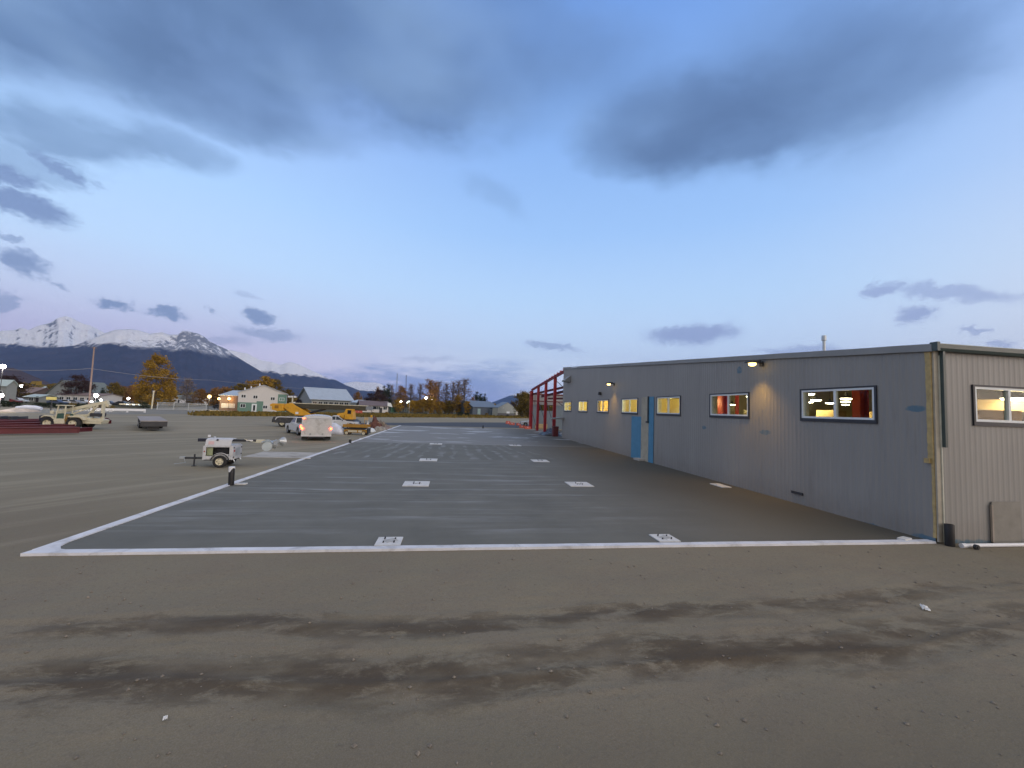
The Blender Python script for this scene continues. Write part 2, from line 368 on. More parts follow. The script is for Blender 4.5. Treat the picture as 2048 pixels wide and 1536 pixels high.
def build_ground():
    mb = MB()
    def axis(lims):
        out = []
        for a, b, n_ in lims: out += [a+(b-a)*k/n_ for k in range(n_)]
        return out+[lims[-1][1]]
    xs = axis([(-16000, -2000, 5), (-2000, -200, 6), (-200, -26, 6), (-26, -14, 16), (-14, 14, 140), (14, 26, 30), (26, 200, 5), (200, 16000, 6)])
    ys = axis([(-6000, -50, 5), (-50, 1, 6), (1, 4.8, 26), (4.8, 7.7, 70), (7.7, 10, 20), (10, 12, 2), (12, 200, 8), (200, 2000, 6), (2000, 16500, 5)])
    W = len(xs)
    for yv in ys:
        for xv in xs: mb.v.append((xv, yv, ground_z(xv, yv)))
    for j in range(len(ys)-1):
        for i in range(W-1): mb.f.append([j*W+i, j*W+i+1, (j+1)*W+i+1, (j+1)*W+i]); mb.mi.append(0)
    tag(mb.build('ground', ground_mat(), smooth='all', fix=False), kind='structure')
build_ground()

# concrete slab inside a white foam edge form
WALL_X, SLAB_X, Y0, SLAB_Y1 = 14.4, -8.95, 10.14, 72.0
SL_Z = 0.03
def slab_mat():
    m = bpy.data.materials.new('fresh_concrete'); m.use_nodes = True; n = NT(m.node_tree); b = n.n['Principled BSDF']
    p = n.new('ShaderNodeNewGeometry').outputs['Position']; x, y, z = n.sep(p)
    wx = n.m('MULTIPLY', n.m('SUBTRACT', n.noise(n.mapping(p, scale=(.16, .4, 1)), 1.0, 4, .6), .5), 1.3)
    ya = n.m('ADD', y, wx)
    def bands(v, per, w, sharp):
        nd = n.m('SINE', n.m('MULTIPLY', v, 2*math.pi/per)); return n.mapr(nd, sharp, 1.0, 0, w)
    b1 = bands(n.m('ADD', ya, n.m('MULTIPLY', n.noise(n.comb(0, y, 0), .9, 2, .5), 1.0)), 1.18, 1.0, .1)
    b1 = n.m('ADD', n.m('MULTIPLY', b1, .75), n.m('MULTIPLY', bands(n.m('ADD', ya, n.m('MULTIPLY', n.noise(n.comb(n.m('MULTIPLY', x, .1), y, 0), 1.7, 3, .6), .8)), .43, 1.0, .0), .4))
    zone1 = n.m('MULTIPLY', n.mapr(y, 10.5, 12), n.mapr(y, 26.5, 27.6, 1, 0))
    patch1 = n.mapr(n.noise(n.mapping(p, scale=(.16, .8, 1)), 1.0, 5, .6), .36, .64)
    xa = n.m('ADD', n.m('ADD', x, n.m('MULTIPLY', n.m('SUBTRACT', y, 33), n.m('MULTIPLY', x, .022))), n.m('MULTIPLY', n.m('SUBTRACT', n.noise(n.mapping(p, scale=(.9, .3, 1)), .9, 4, .6), .5), 1.6))
    b2 = bands(xa, 1.05, 1.0, .15)
    zone2 = n.m('MULTIPLY', n.mapr(y, 26.8, 28), n.mapr(y, 37.8, 38.6, 1, 0))
    sxm = n.mapr(n.noise(n.mapping(p, scale=(.3, .9, 1)), .8, 6, .68), .34, .66)
    nearw = n.mapr(n.m('ADD', x, n.m('MULTIPLY', n.m('SUBTRACT', y, 25), .06)), 4.5, 9.5, 1, 0)
    sx = n.m('ADD', n.m('MULTIPLY', n.m('MULTIPLY', b1, zone1), patch1), n.m('MULTIPLY', n.m('MULTIPLY', b2, zone2), n.mapr(n.noise(p, .35, 4, .6), .35, .6)))
    sx = n.m('MULTIPLY', n.m('MULTIPLY', sx, nearw), sxm)
    mott = n.noise(p, .5, 6, .62)
    col = n.ramp(mott, [(.28, (.122, .121, .1)), (.72, (.174, .172, .144))])
    col = n.mix(n.mapr(y, 38.2, 39, 0, .6), col, (.29, .29, .285))                # older pour past the joint
    col = n.mix(n.m('MULTIPLY', sx, .8), col, (.29, .297, .29))
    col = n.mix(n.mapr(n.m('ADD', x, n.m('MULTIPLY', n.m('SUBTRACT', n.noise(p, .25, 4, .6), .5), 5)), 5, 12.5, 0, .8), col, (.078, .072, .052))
    # white spots beyond the joint, with wet reflections painted into the colour
    wsp = n.mapr(n.noise(n.mapping(p, scale=(.28, .42, 1)), .55, 5, .62), .53, .64, 0, .8)
    col = n.mix(n.m('MULTIPLY', wsp, n.mapr(y, 39, 42)), col, (.52, .54, .56))
    jt = n.mapr(n.m('ABSOLUTE', n.m('SUBTRACT', y, 38.9)), .02, .14, .6, 0); col = n.mix(jt, col, (.45, .45, .44))
    grit = n.noise(p, 55, 3, .7); col = n.mix(n.mapr(grit, .3, .8, 0, .25), col, (.21, .2, .19))
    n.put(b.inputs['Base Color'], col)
    n.put(b.inputs['Roughness'], n.m('SUBTRACT', .72, n.m('MULTIPLY', sx, .1))); b.inputs['Specular IOR Level'].default_value = .22
    bp = n.new('ShaderNodeBump'); bp.inputs['Strength'].default_value = .35; bp.inputs['Distance'].default_value = .012
    n.put(bp.inputs['Height'], n.m('ADD', n.m('MULTIPLY', sx, 1.0), n.m('ADD', n.m('MULTIPLY', mott, .8), n.m('MULTIPLY', grit, .2)))); n.l.new(bp.outputs[0], b.inputs['Normal'])
    return m
EDGE = .24
slab = MB().box(((SLAB_X+EDGE+WALL_X+30)/2, (Y0+EDGE+SLAB_Y1)/2, SL_Z/2-.1), (WALL_X+30-SLAB_X-EDGE, SLAB_Y1-Y0-EDGE, SL_Z+.2)).build('concrete_slab', slab_mat())
tag(slab, kind='structure')
def foam_mat():
    m = mat('white_foam', (.70, .71, .74), .7, var=.14, scale=1.4, dirt=(.34, .33, .32), dirt_amt=.7, bump=.2, bscale=8); return m
mb = MB(); ez = .062
def edge_run(p0, p1, inner, seed):
    p0, p1, inner = Vector(p0), Vector(p1), Vector(inner); L = (p1-p0).length; N = max(2, int(L/.55)); tops = []
    for k in range(N+1):
        q = p0.lerp(p1, k/N); w = EDGE+.03*mnoise.noise(Vector((k*.35, seed, 0)))+.012*mnoise.noise(Vector((k*1.9, seed, 5)))
        o = .012*mnoise.noise(Vector((k*.6, seed, 9)))
        tops.append([q-inner*(.0+o)+Vector((0, 0, -.12)), q-inner*(.0+o)+Vector((0, 0, ez)), q+inner*w+Vector((0, 0, ez-.008)), q+inner*w+Vector((0, 0, -.12))])
    mb.loft(tops)
edge_run((SLAB_X, Y0, 0), (WALL_X-.05, Y0, 0), (0, 1, 0), 1)
edge_run((SLAB_X, Y0+.24, 0), (SLAB_X, SLAB_Y1, 0), (1, 0, 0), 2)
mb.loft([[(SLAB_X+.2, Y0+.2, z), (SLAB_X+.75, Y0+.22, z), (SLAB_X+.5, Y0+.3, z), (SLAB_X+.32, Y0+.5, z), (SLAB_X+.22, Y0+.9, z)] for z in (-.05, .052)])
tag(mb.build('slab_edge', foam_mat()), kind='structure')

# paved areas
def sheet(name, pts, z, m):
    o = MB().face([(p[0], p[1], z) for p in pts]).build(name, m, fix=False); tag(o, kind='structure'); return o
M_ASPHALT = mat('asphalt', (.047, .049, .056), .8, var=.25, scale=.6, bump=.2, bscale=20)
M_GRAVEL = mat('grey_gravel', (.225, .222, .2), .95, spec=.08, var=.2, scale=.4, bump=.3, bscale=6)
M_PAD = mat('old_concrete', (.46, .44, .4), .9, spec=.1, var=.15, scale=.8, dirt=(.2, .18, .15), dirt_amt=.6)
sheet('asphalt_road', [(-16, 71.6), (-9, 72.2), (14.5, 76.6), (15.2, 80), (70, 84), (70, 112), (14.2, 106), (0, 95), (-10.5, 83.5), (-17, 78)], .012, M_ASPHALT)
sheet('gravel_road', [g(30, 826), g(250, 829), g(400, 827.5), g(480, 824.5), g(470, 817), g(425, 812), g(330, 816.5), g(200, 818), g(40, 818)], .012, M_GRAVEL)
MB().box(((-10.6-8.98)/2-1.0, 28.2, .0), (3.6, 3.0, .05), Matrix.Rotation(.02, 3, 'Z')).build('concrete_pad', M_PAD)['kind'] = 'structure'

# ------------------------------------------------------------------ mountains
def mountain_mat(name, snow, soft, forest, rock=.5, x0=None):
    m = bpy.data.materials.new(name); m.use_nodes = True; n = NT(m.node_tree); b = n.n['Principled BSDF']
    ge = n.new('ShaderNodeNewGeometry'); p = ge.outputs['Position']; x, y, z = n.sep(p); nx, ny, nz = n.sep(ge.outputs['Normal'])
    nb = n.noise(p, .0022, 6, .65); nf = n.noise(n.mapping(p, scale=(1, 1, .35)), .009, 6, .7)
    zz = n.m('ADD', z, n.m('ADD', n.m('MULTIPLY', n.m('SUBTRACT', nb, .5), soft*3.2), n.m('MULTIPLY', n.m('SUBTRACT', nf, .5), soft*3.0)))
    sm = n.mapr(zz, snow-soft*.45, snow+soft*.45)
    fc = n.ramp(nb, [(.3, tuple(c*.65 for c in forest)), (.7, tuple(c*1.4 for c in forest))])
    rk = n.mapr(n.m('ADD', nf, n.m('MULTIPLY', n.m('SUBTRACT', .62, nz), rock)), .475, .585, 0, .92)
    if rock < 0: rk = n.m('MULTIPLY', rk, .12)
    if x0: rk = n.m('MAXIMUM', n.m('MULTIPLY', rk, .6), n.mapr(n.m('ADD', nf, n.mapr(x, x0, x0+900, -.2, .05)), .46, .56, 0, .85))
    sc = n.mix(rk, (.95, .96, .97), (.13, .135, .16))
    n.put(b.inputs['Base Color'], n.mix(sm, fc, sc)); b.inputs['Roughness'].default_value = .9; b.inputs['Specular IOR Level'].default_value = .1
    bp = n.new('ShaderNodeBump'); bp.inputs['Strength'].default_value = 1.0; bp.inputs['Distance'].default_value = 60
    n.put(bp.inputs['Height'], n.m('ADD', nf, n.m('MULTIPLY', nb, 1.5))); n.l.new(bp.outputs[0], b.inputs['Normal'])
    return m
def mountain(name, sky, D, depth, m, seed, rough=.16, N=260, M=56, p=1.25):
    pts = [(azel(*q)[0], D*math.tan(R(azel(*q)[1]))+CAM_H) for q in sky]
    def H(a):
        if a <= pts[0][0]: return pts[0][1]
        for (a0, h0), (a1, h1) in zip(pts, pts[1:]):
            if a <= a1:
                return h0+(h1-h0)*(a-a0)/(a1-a0)
        return pts[-1][1]
    a0, a1 = pts[0][0], pts[-1][0]; mb = MB()
    for j in range(M+1):
        t = j/M*1.35; rr = D-depth+depth*min(t, 1)+(max(0, t-1))*depth
        for i in range(N+1):
            a = R(a0+(a1-a0)*i/N); X, Y = math.sin(a)*rr, math.cos(a)*rr
            h = max(H(math.degrees(a)), -30)
            v = Vector((X, Y, seed*777))/(depth*.33)
            rd = mnoise.ridged_multi_fractal(v, .9, 2.1, 6, 1.0, 2.0)/2.2-.5
            if t <= 1:
                sp = mnoise.ridged_multi_fractal(Vector((math.degrees(a)*.42+seed*31, rr/depth*.7, seed)), .85, 2.2, 5, 1.0, 2.0)/2.2
                carve = max(0, min(1, .62-sp*.55-rd*.35))
                z = h*(t**p)*(1-rough*3.0*carve*(1-t)**.55*min(1, t*3))*(1-.05*carve*t)
            else: z = h*(1-(t-1)/.35*1.02)
            mb.v.append((X, Y, z-12*(t == 0)))
    W = N+1
    for j in range(M):
        for i in range(N): mb.f.append([j*W+i, j*W+i+1, (j+1)*W+i+1, (j+1)*W+i]); mb.mi.append(0)
    tag(mb.build(name, m, smooth='all', fix=False), kind='structure')
SN = lambda py, D, px=250: D*math.tan(R(azel(px, py)[1]))
mountain('mountain', [(-260, 700), (-150, 650), (-60, 668), (0, 657), (30, 655), (42, 650), (58, 655), (80, 645), (100, 640), (122, 629), (132, 626), (145, 630), (165, 641), (190, 650), (212, 662), (240, 690), (290, 730)], 12500, 3600,
         mountain_mat('snow_peak', SN(694, 11500, 100), 90, (.055, .042, .045), .45), 1, .2)
mountain('mountain', [(-260, 742), (-60, 715), (60, 700), (150, 690), (185, 676), (210, 665), (232, 658), (258, 657), (275, 659), (300, 666), (325, 663), (338, 668), (356, 668), (366, 660), (380, 662), (396, 666), (408, 672), (420, 682), (436, 690),
          (452, 697), (466, 708), (482, 718), (505, 732), (530, 747), (560, 758), (600, 772), (640, 786), (700, 800), (720, 806)], 10000, 3400,
         mountain_mat('snow_ridge', SN(693, 9600), 130, (.05, .04, .045), 1.0, -5900), 2, .24, N=380, M=70)
mountain('mountain', [(380, 700), (450, 694), (470, 698), (495, 704), (520, 717), (545, 722), (562, 727), (573, 722), (583, 721), (600, 727), (620, 737), (640, 746), (656, 755), (670, 757), (690, 768), (720, 780), (760, 792), (800, 803), (830, 806)], 11400, 2800,
         mountain_mat('snow_spur', SN(748, 10700, 560), 110, (.05, .04, .05), .8), 3, .22)
mountain('mountain', [(640, 792), (672, 772), (690, 764), (712, 761), (730, 763), (750, 763), (762, 766), (770, 772), (790, 784), (830, 797), (900, 808)], 12600, 2200,
         mountain_mat('snow_dome', SN(781, 12100, 720), 30, (.05, .045, .06), -.01), 4, .08, N=120, M=40)
mountain('mountain', [(960, 812), (990, 802), (1012, 793), (1030, 786), (1045, 783), (1065, 782), (1085, 790), (1110, 800), (1140, 815)], 14000, 2400,
         mountain_mat('snow_far', SN(790, 13500, 1040), 40, (.05, .045, .06), .5), 5, .1, N=100, M=36)
mountain('hill', [(-260, 760), (-120, 738), (-40, 733), (0, 733), (25, 735), (45, 741), (70, 752), (92, 761), (115, 774), (135, 790), (150, 800)], 3400, 900,
         mountain_mat('brown_hill', 99999, 10, (.10, .065, .055), .3), 6, .12, N=120, M=30)

# ------------------------------------------------------------------ warehouse
RIDGE_Y, RIDGE_Z, EAVE_Z = 51.5, 9.25, 5.85
B_Y1, B_X1 = 80.0, 62.0
def roof_z(y): return EAVE_Z+(RIDGE_Z-EAVE_Z)*(y-Y0)/(RIDGE_Y-Y0) if y <= RIDGE_Y else RIDGE_Z-(y-RIDGE_Y)*(RIDGE_Z-EAVE_Z)/(RIDGE_Y-Y0)
WIN = [(11.83+5.98*k, 14.75+5.98*k) for k in range(7)]; WZ0, WZ1 = 3.60, 4.74
def siding_mat(patches):
    m = bpy.data.materials.new('ribbed_siding'); m.use_nodes = True; n = NT(m.node_tree); b = n.n['Principled BSDF']
    p = n.new('ShaderNodeNewGeometry').outputs['Position']; x, y, z = n.sep(p)
    f = n.noise(n.mapping(p, scale=(1, 1, .25)), .5, 5, .6)
    c = n.ramp(f, [(.3, (.266, .26, .243)), (.7, (.306, .299, .28))])
    c = n.mix(n.mapr(n.noise(n.mapping(p, scale=(3, 3, .4)), 1.2, 5, .65), .52, .8, 0, .35), c, (.165, .16, .158))
    c = n.mix(n.m('MULTIPLY', n.mapr(z, 1.1, 0, 0, .5), n.noise(p, 2.5, 4, .6)), c, (.17, .14, .11))
    dv = n.vm('ADD', p, n.vm('MULTIPLY', n.vm('SUBTRACT', n.noise(p, 5, 3, .6, col=True), (.5, .5, .5)), (.25, .25, .12)))
    acc = None
    for (yc, zc, hy, hz) in patches:
        v = n.mapping(dv, (WALL_X, yc, zc), (0, 0, 0), (5, hy, hz), 'TEXTURE')
        k = n.mapr(n.vm('LENGTH', v, out='Value'), .75, 1.0, 1, 0); acc = k if acc is None else n.m('MAXIMUM', acc, k)
    c = n.mix(n.m('MULTIPLY', acc, n.mapr(n.noise(p, 4, 4, .6), .3, .6, .3, .8)), c, (.06, .16, .235))
    n.put(b.inputs['Base Color'], c); b.inputs['Roughness'].default_value = .5; b.inputs['Specular IOR Level'].default_value = .4
    bp = n.new('ShaderNodeBump'); bp.inputs['Strength'].default_value = .15; bp.inputs['Distance'].default_value = .02
    n.put(bp.inputs['Height'], n.noise(p, 1.6, 3, .5)); n.l.new(bp.outputs[0], b.inputs['Normal'])
    return m
M_SIDING = siding_mat([(18.45, 5.95, .22, .2), (21.34, 2.88, .2, .12), (16.75, 2.87, .34, .13), (10.62, 4.0, .3, .12), (10.45, .02, .45, .16), (12.0, -.02, .5, .08)])
M_FASCIA = mat('grey_fascia', (.26, .265, .26), .5, var=.1, scale=1.5)
M_GUTTER = mat('dark_green_gutter', (.05, .075, .072), .4, var=.15)
M_GUTLIP = mat('gutter_lip', (.3, .38, .38), .35)
M_INT = mat('interior_wall', (.62, .52, .26), .8, var=.12, scale=1)
M_INTD = mat('interior_ceiling', (.10, .075, .045), .9, var=.3, scale=1)
M_INTF = mat('interior_floor', (.3, .27, .22), .6)
M_FOAMY = mat('yellow_foam', (.48, .36, .16), .85, var=.25, scale=6, dirt=(.3, .22, .12), bump=.6, bscale=14)
M_BLUE = mat('blue_wrap', (.075, .25, .40), .6, var=.12, scale=2)
M_BEIGE = mat('beige_board', (.43, .40, .31), .8, var=.12, scale=1.5, dirt=(.22, .2, .17))
M_VINYL = mat('vinyl_frame', (.72, .77, .78), .4, var=.04)
M_TRIMDK = mat('dark_trim', (.028, .032, .042), .5, var=.2)
M_PANE = glass_mat('window_pane')
wh = thing('metal_warehouse', 'long grey ribbed-metal warehouse with a row of lit windows beside the new slab', 'warehouse', (0, 0, 0))
def ribbed(axis0, axis1, ztop, holes, base, nrm, fixed, z0=0.0, step=.20, rib=.009):
    """ribbed sheet along one axis; nrm points outwards"""
    mb = MB(); br = set()
    k = axis0
    while k < axis1:
        for o in (0, .04, .08, .12, .16): br.add(round(min(k+o, axis1), 4))
        k += step
    br.add(axis1)
    for h in holes: br.add(round(h[0], 4)); br.add(round(h[1], 4))
    br = sorted(br)
    def off(s):
        q = (s-axis0) % step
        if q < .04: return 0.0
        if q < .08: return rib*(q-.04)/.04
        if q < .12: return rib
        return max(0.0, rib*(.16-q)/.04)
    def P(s, z): return (fixed+nrm*off(s), s, z) if base == 'Y' else (s, fixed+nrm*off(s), z)
    for s0, s1 in zip(br, br[1:]):
        if s1-s0 < 1e-3: continue
        hs = [h for h in holes if h[0]-1e-3 <= s0 and s1 <= h[1]+1e-3]
        spans = []; z = z0
        for h in sorted(hs, key=lambda h: h[2]): spans.append((z, h[2])); z = h[3]
        for a, b in spans: mb.face([P(s0, a), P(s1, a), P(s1, b), P(s0, b)])
        mb.face([P(s0, z), P(s1, z), P(s1, ztop(s1)), P(s0, ztop(s0))])
    return mb
holes = [(a, b, WZ0, WZ1) for a, b in WIN]
ribbed(Y0+.05, RIDGE_Y, lambda y: roof_z(y)-.02, holes, 'Y', -1, WALL_X).build('wall', M_SIDING, wh, fix=False)
FWIN = [(15.88, 18.55)]
ribbed(WALL_X+.22, B_X1, lambda s: EAVE_Z, [(a, b, 3.66, 4.74) for a, b in FWIN], 'X', -1, Y0).build('wall', M_SIDING, wh, fix=False)
# wall returns at the end of the siding, inner skins
MB().box((WALL_X+.06, RIDGE_Y+.02, 4.6), (.14, .04, 9.2)).build('wall_end_cap', M_FASCIA, wh)
def skin(mb, holes, s0, s1, z0, z1, plane, fixed):
    xs = sorted({s0, s1}|{h[0] for h in holes}|{h[1] for h in holes})
    for a, b in zip(xs, xs[1:]):
        hs = [h for h in holes if h[0] <= a and b <= h[1]]
        for lo, hi in ([(z0, hs[0][2]), (hs[0][3], z1)] if hs else [(z0, z1)]):
            P = (lambda s, z: (fixed, s, z)) if plane == 'Y' else (lambda s, z: (s, fixed, z))
            mb.face([P(a, lo), P(b, lo), P(b, hi), P(a, hi)])
mb = MB(); skin(mb, holes, Y0+.2, RIDGE_Y, 0, 5.75, 'Y', WALL_X+.2); skin(mb, [(a, b, 3.66, 4.74) for a, b in FWIN], WALL_X+.2, B_X1, 0, 5.75, 'X', Y0+.2)
mb.face([(B_X1, Y0, 0), (B_X1, RIDGE_Y, 0), (B_X1, RIDGE_Y, 9), (B_X1, Y0, 5.8)]); mb.face([(WALL_X+.2, RIDGE_Y-.1, 0), (B_X1, RIDGE_Y-.1, 0), (B_X1, RIDGE_Y-.1, 9), (WALL_X+.2, RIDGE_Y-.1, 9)])
mb.build('interior_wall', M_INT, wh, fix=False)
MB().face([(WALL_X+.2, Y0+.2, .04), (B_X1, Y0+.2, .04), (B_X1, RIDGE_Y-.1, .04), (WALL_X+.2, RIDGE_Y-.1, .04)]).build('interior_floor', M_INTF, wh, fix=False)
MB().face([(WALL_X+.1, Y0+.1, EAVE_Z-.12), (B_X1, Y0+.1, EAVE_Z-.12), (B_X1, RIDGE_Y, RIDGE_Z-.14), (WALL_X+.1, RIDGE_Y, RIDGE_Z-.14)]).build('ceiling', M_INTD, wh, fix=False)
# roof sheet, rake fascia, gutter
mb = MB()
mb.loft([[(WALL_X-.06, Y0-.12, roof_z(Y0)+.1), (WALL_X-.06, RIDGE_Y, RIDGE_Z+.1), (WALL_X-.06, RIDGE_Y, RIDGE_Z+.02), (WALL_X-.06, Y0-.12, roof_z(Y0)+.02)],
         [(B_X1, Y0-.12, roof_z(Y0)+.1), (B_X1, RIDGE_Y, RIDGE_Z+.1), (B_X1, RIDGE_Y, RIDGE_Z+.02), (B_X1, Y0-.12, roof_z(Y0)+.02)]])
mb.build('roof', M_FASCIA, wh)
mb = MB(); N = 44
rings = []
for k in range(N+1):
    y = Y0-.06+(RIDGE_Y+.05-Y0+.06)*k/N; zt = roof_z(y)+.13+.012*mnoise.noise(Vector((k*.6, 0, 0)))
    rings.append([(WALL_X-.065, y, zt-.25), (WALL_X-.1, y, zt-.235), (WALL_X-.1, y, zt-.02), (WALL_X-.05, y, zt), (WALL_X+.1, y, zt-.01), (WALL_X+.1, y, zt-.06)])
mb.loft(rings); mb.build('rake_trim', M_FASCIA, wh)
mb = MB(); q = 46.6
mb.box((WALL_X-.115, q, roof_z(q)+.02), (.02, 2.3, .16), Matrix.Rotation(math.atan(.0815), 3, 'X')); mb.build('bare_flashing', M_GALV, wh)
mb = MB(); gz = EAVE_Z
prof = [(Y0-.03, gz+.1), (Y0-.03, gz-.1), (Y0-.15, gz-.1), (Y0-.19, gz-.02), (Y0-.19, gz+.1), (Y0-.175, gz+.1), (Y0-.175, gz-.01), (Y0-.145, gz-.075), (Y0-.05, gz-.075), (Y0-.05, gz+.1)]
mb.prism(prof, WALL_X-.08, B_X1, 'YZ'); mb.build('gutter', M_GUTTER, wh)
MB().box(((WALL_X+B_X1)/2, Y0-.1835, gz+.112), (B_X1-WALL_X, .026, .02)).build('gutter_lip', M_GUTLIP, wh)
MB().box((WALL_X-.04, Y0-.11, gz+.03), (.1, .2, .27)).build('gutter_end', M_GUTTER, wh)
# corner: insulation strip, trim, downspout
mb = MB(); rings = []
for k in range(60):
    z = .15+5.6*k/59; w = .17+.03*mnoise.noise(Vector((z*2.2, 1, 0)))+.02*mnoise.noise(Vector((z*7, 2, 0))); th = .05+.025*mnoise.noise(Vector((z*4, 3, 0)))
    if z < 2.45: w *= .55; th *= .4
    rings.append([(WALL_X-th, Y0+.02, z), (WALL_X-th*.6, Y0+w, z), (WALL_X+.02, Y0+w, z), (WALL_X+.02, Y0+.02, z)])
mb.loft(rings); mb.build('foam_strip', M_FOAMY, wh, smooth=True)
MB().box((WALL_X+.10, Y0-.012, 2.9), (.2, .05, 5.7)).build('corner_trim', mat('tan_trim', (.36, .33, .26), .5), wh)
MB().box((WALL_X+.17, Y0-.052, 2.85), (.028, .03, 5.55)).build('corner_flashing', mat('pale_flashing', (.6, .6, .5), .45), wh)
MB().loft([[(WALL_X+.22+a*.045, Y0-.1+b*.055, zz) for a, b in ((-1, -1), (1, -1), (1, 1), (-1, 1))] for zz in (2.85, 2.9, 4, 5.6, 5.74)]).build('downspout', M_GUTTER, wh, bevel=.006)
MB().box((WALL_X-.05, Y0+.16, 2.42), (.08, .14, .14)).build('junction_bracket', M_FOAMY, wh)
# windows: dark flashing, white vinyl frame, mullion, panes
def curtain_mat():
    m = bpy.data.materials.new('warm_curtain'); m.use_nodes = True; n = NT(m.node_tree); m.node_tree.nodes.clear()
    p = n.new('ShaderNodeNewGeometry').outputs['Position']; c = n.ramp(n.noise(p, 3.5, 4, .6), [(.3, (.62, .4, .1)), (.7, (.9, .68, .26))])
    t = n.new('ShaderNodeBsdfTranslucent'); n.put(t.inputs[0], c); d = n.new('ShaderNodeBsdfDiffuse'); n.put(d.inputs[0], c)
    mx = n.new('ShaderNodeMixShader'); mx.inputs[0].default_value = .35; n.l.new(t.outputs[0], mx.inputs[1]); n.l.new(d.outputs[0], mx.inputs[2])
    o = n.new('ShaderNodeOutputMaterial'); n.l.new(mx.outputs[0], o.inputs[0]); return m
M_BLIND = curtain_mat()
def window(a, b, z0, z1, axis, fixed, style=''):
    def bx(mb, s0, s1, za, zb, d0, d1):
        if axis == 'Y': mb.box((fixed+(d0+d1)/2, (s0+s1)/2, (za+zb)/2), (d1-d0, s1-s0, zb-za))
        else: mb.box(((s0+s1)/2, fixed+(d0+d1)/2, (za+zb)/2), (s1-s0, d1-d0, zb-za))
        return mb
    fr = MB(); t = .075
    for s0, s1, za, zb in ((a, b, z0, z0+t), (a, b, z1-t, z1), (a, a+t, z0+t, z1-t), (b-t, b, z0+t, z1-t)): bx(fr, s0, s1, za, zb, -.035, .12)
    fo = fr.build('window', M_VINYL, wh)
    mm = MB(); mid = (a+b)/2; bx(mm, mid-.045, mid+.045, z0+t, z1-t, -.03, .08); mm.build('mullion', M_VINYL, fo)
    fl = MB(); w = .07
    for s0, s1, za, zb in ((a-w, b+w, z0-w*1.8, z0), (a-w, b+w, z1, z1+w*.8), (a-w, a, z0, z1), (b, b+w, z0, z1)): bx(fl, s0, s1, za, zb, -.05, .02)
    fl.build('flashing', M_TRIMDK, fo)
    for s0, s1 in ((a+t, mid-.045), (mid+.045, b-t)): bx(MB(), s0, s1, z0+t, z1-t, .03, .036).build('pane', M_PANE, fo)
    # plywood reveal and inside sill
    rv = MB()
    bx(rv, a-.02, b+.02, z0-.03, z0-.002, .12, .32); bx(rv, a-.02, b+.02, z1+.002, z1+.03, .12, .32); bx(rv, a-.03, a-.002, z0, z1, .12, .32); bx(rv, b+.002, b+.03, z0, z1, .12, .32)
    rv.build('reveal', mat('plaster_reveal', (.7, .66, .55), .7), fo)
    if style == 'curtain':
        cu = MB(); n_ = 24
        for k in range(n_):
            s0, s1 = a+(b-a)*k/n_, a+(b-a)*(k+1)/n_; d0, d1 = .34+.03*(k % 2), .34+.03*((k+1) % 2)
            P = lambda s, d, z: (fixed+d, s, z)
            cu.face([P(s0, d0, z0), P(s1, d1, z0), P(s1, d1, z1), P(s0, d0, z1)])
        cu.build('curtain', M_BLIND, fo, fix=False)
    if style == 'diag':
        MB().bar((fixed+.05, a+.1, z0+.75), (fixed+.05, mid+.7, z0+.5), .03, .1).build('tape_strip', M_VINYL, fo)
for k, (a, b) in enumerate(WIN): window(a, b, WZ0, WZ1, 'Y', WALL_X, {4: 'curtain', 6: 'diag'}.get(k, ''))
for a, b in FWIN: window(a, b, 3.66, 4.74, 'X', Y0)
# blue wrap, beige board and conduit where a doorway was closed
PX = WALL_X-.034
MB().box((PX-.006, 29.9, 1.66), (.012, 1.68, 3.32)).build('blue_panel', M_BLUE, wh)
MB().box((PX-.006, 27.5, 2.41), (.012, .74, 4.82)).build('blue_panel', M_BLUE, wh)
MB().box((PX-.012, 28.45, 2.40), (.024, 1.14, 4.80)).build('board_panel', M_BEIGE, wh)
MB().box((PX-.05, 27.92, 3.9), (.06, .12, 1.9)).build('conduit', M_DARK, wh)
MB().box((PX-.06, 28.0, 2.95), (.1, .3, .12)).build('conduit_box', M_DARK, wh)
MB().box((PX-.25, 28.8, .1), (.5, 1.0, .13)).build('door_step', M_PAD, wh)
# small fixtures on the wall
MB().box((WALL_X-.16, 37.7, 5.4), (.26, .3, .3), taper=.8).build('speaker_box', M_DARK, wh)
mb = MB(); mb.prism([(WALL_X-.02, 8.0), (WALL_X-.75, 7.45), (WALL_X-.75, 7.3), (WALL_X-.02, 7.2)], 48.1, 49.6, 'XZ'); mb.build('vent_hood', M_FASCIA, wh)
mb = MB(); mb.prism([(WALL_X-.02, 2.75), (WALL_X-1.7, 2.55), (WALL_X-1.7, 2.45), (WALL_X-.02, 2.45)], RIDGE_Y-.9, RIDGE_Y+.4, 'XZ'); mb.build('entry_canopy', M_FASCIA, wh)
MB().box((WALL_X-.04, 15.0, .47), (.05, .55, .1)).build('wall_slot', M_DARK, wh)
mb = MB(); c = Vector((15.0, 14.3, 6.3))
mb.lathe([(.2, -.1), (.1, .04), (.052, .06), (.052, .5), (.085, .51), (.085, .7), (.075, .72), (0.001, .73)], 18, 'Z', c); mb.build('roof_vent', M_GALV, wh, smooth=True)
# weathered plywood leaning patch on the front wall
MB().box((16.85, Y0-.05, .62), (1.05, .025, 1.25)).build('plywood_patch', mat('grey_plywood', (.25, .236, .205), .8, var=.15), wh)
MB().box((16.31, Y0-.06, .6), (.05, .05, 1.1)).build('patch_batten', M_WOOD, wh)

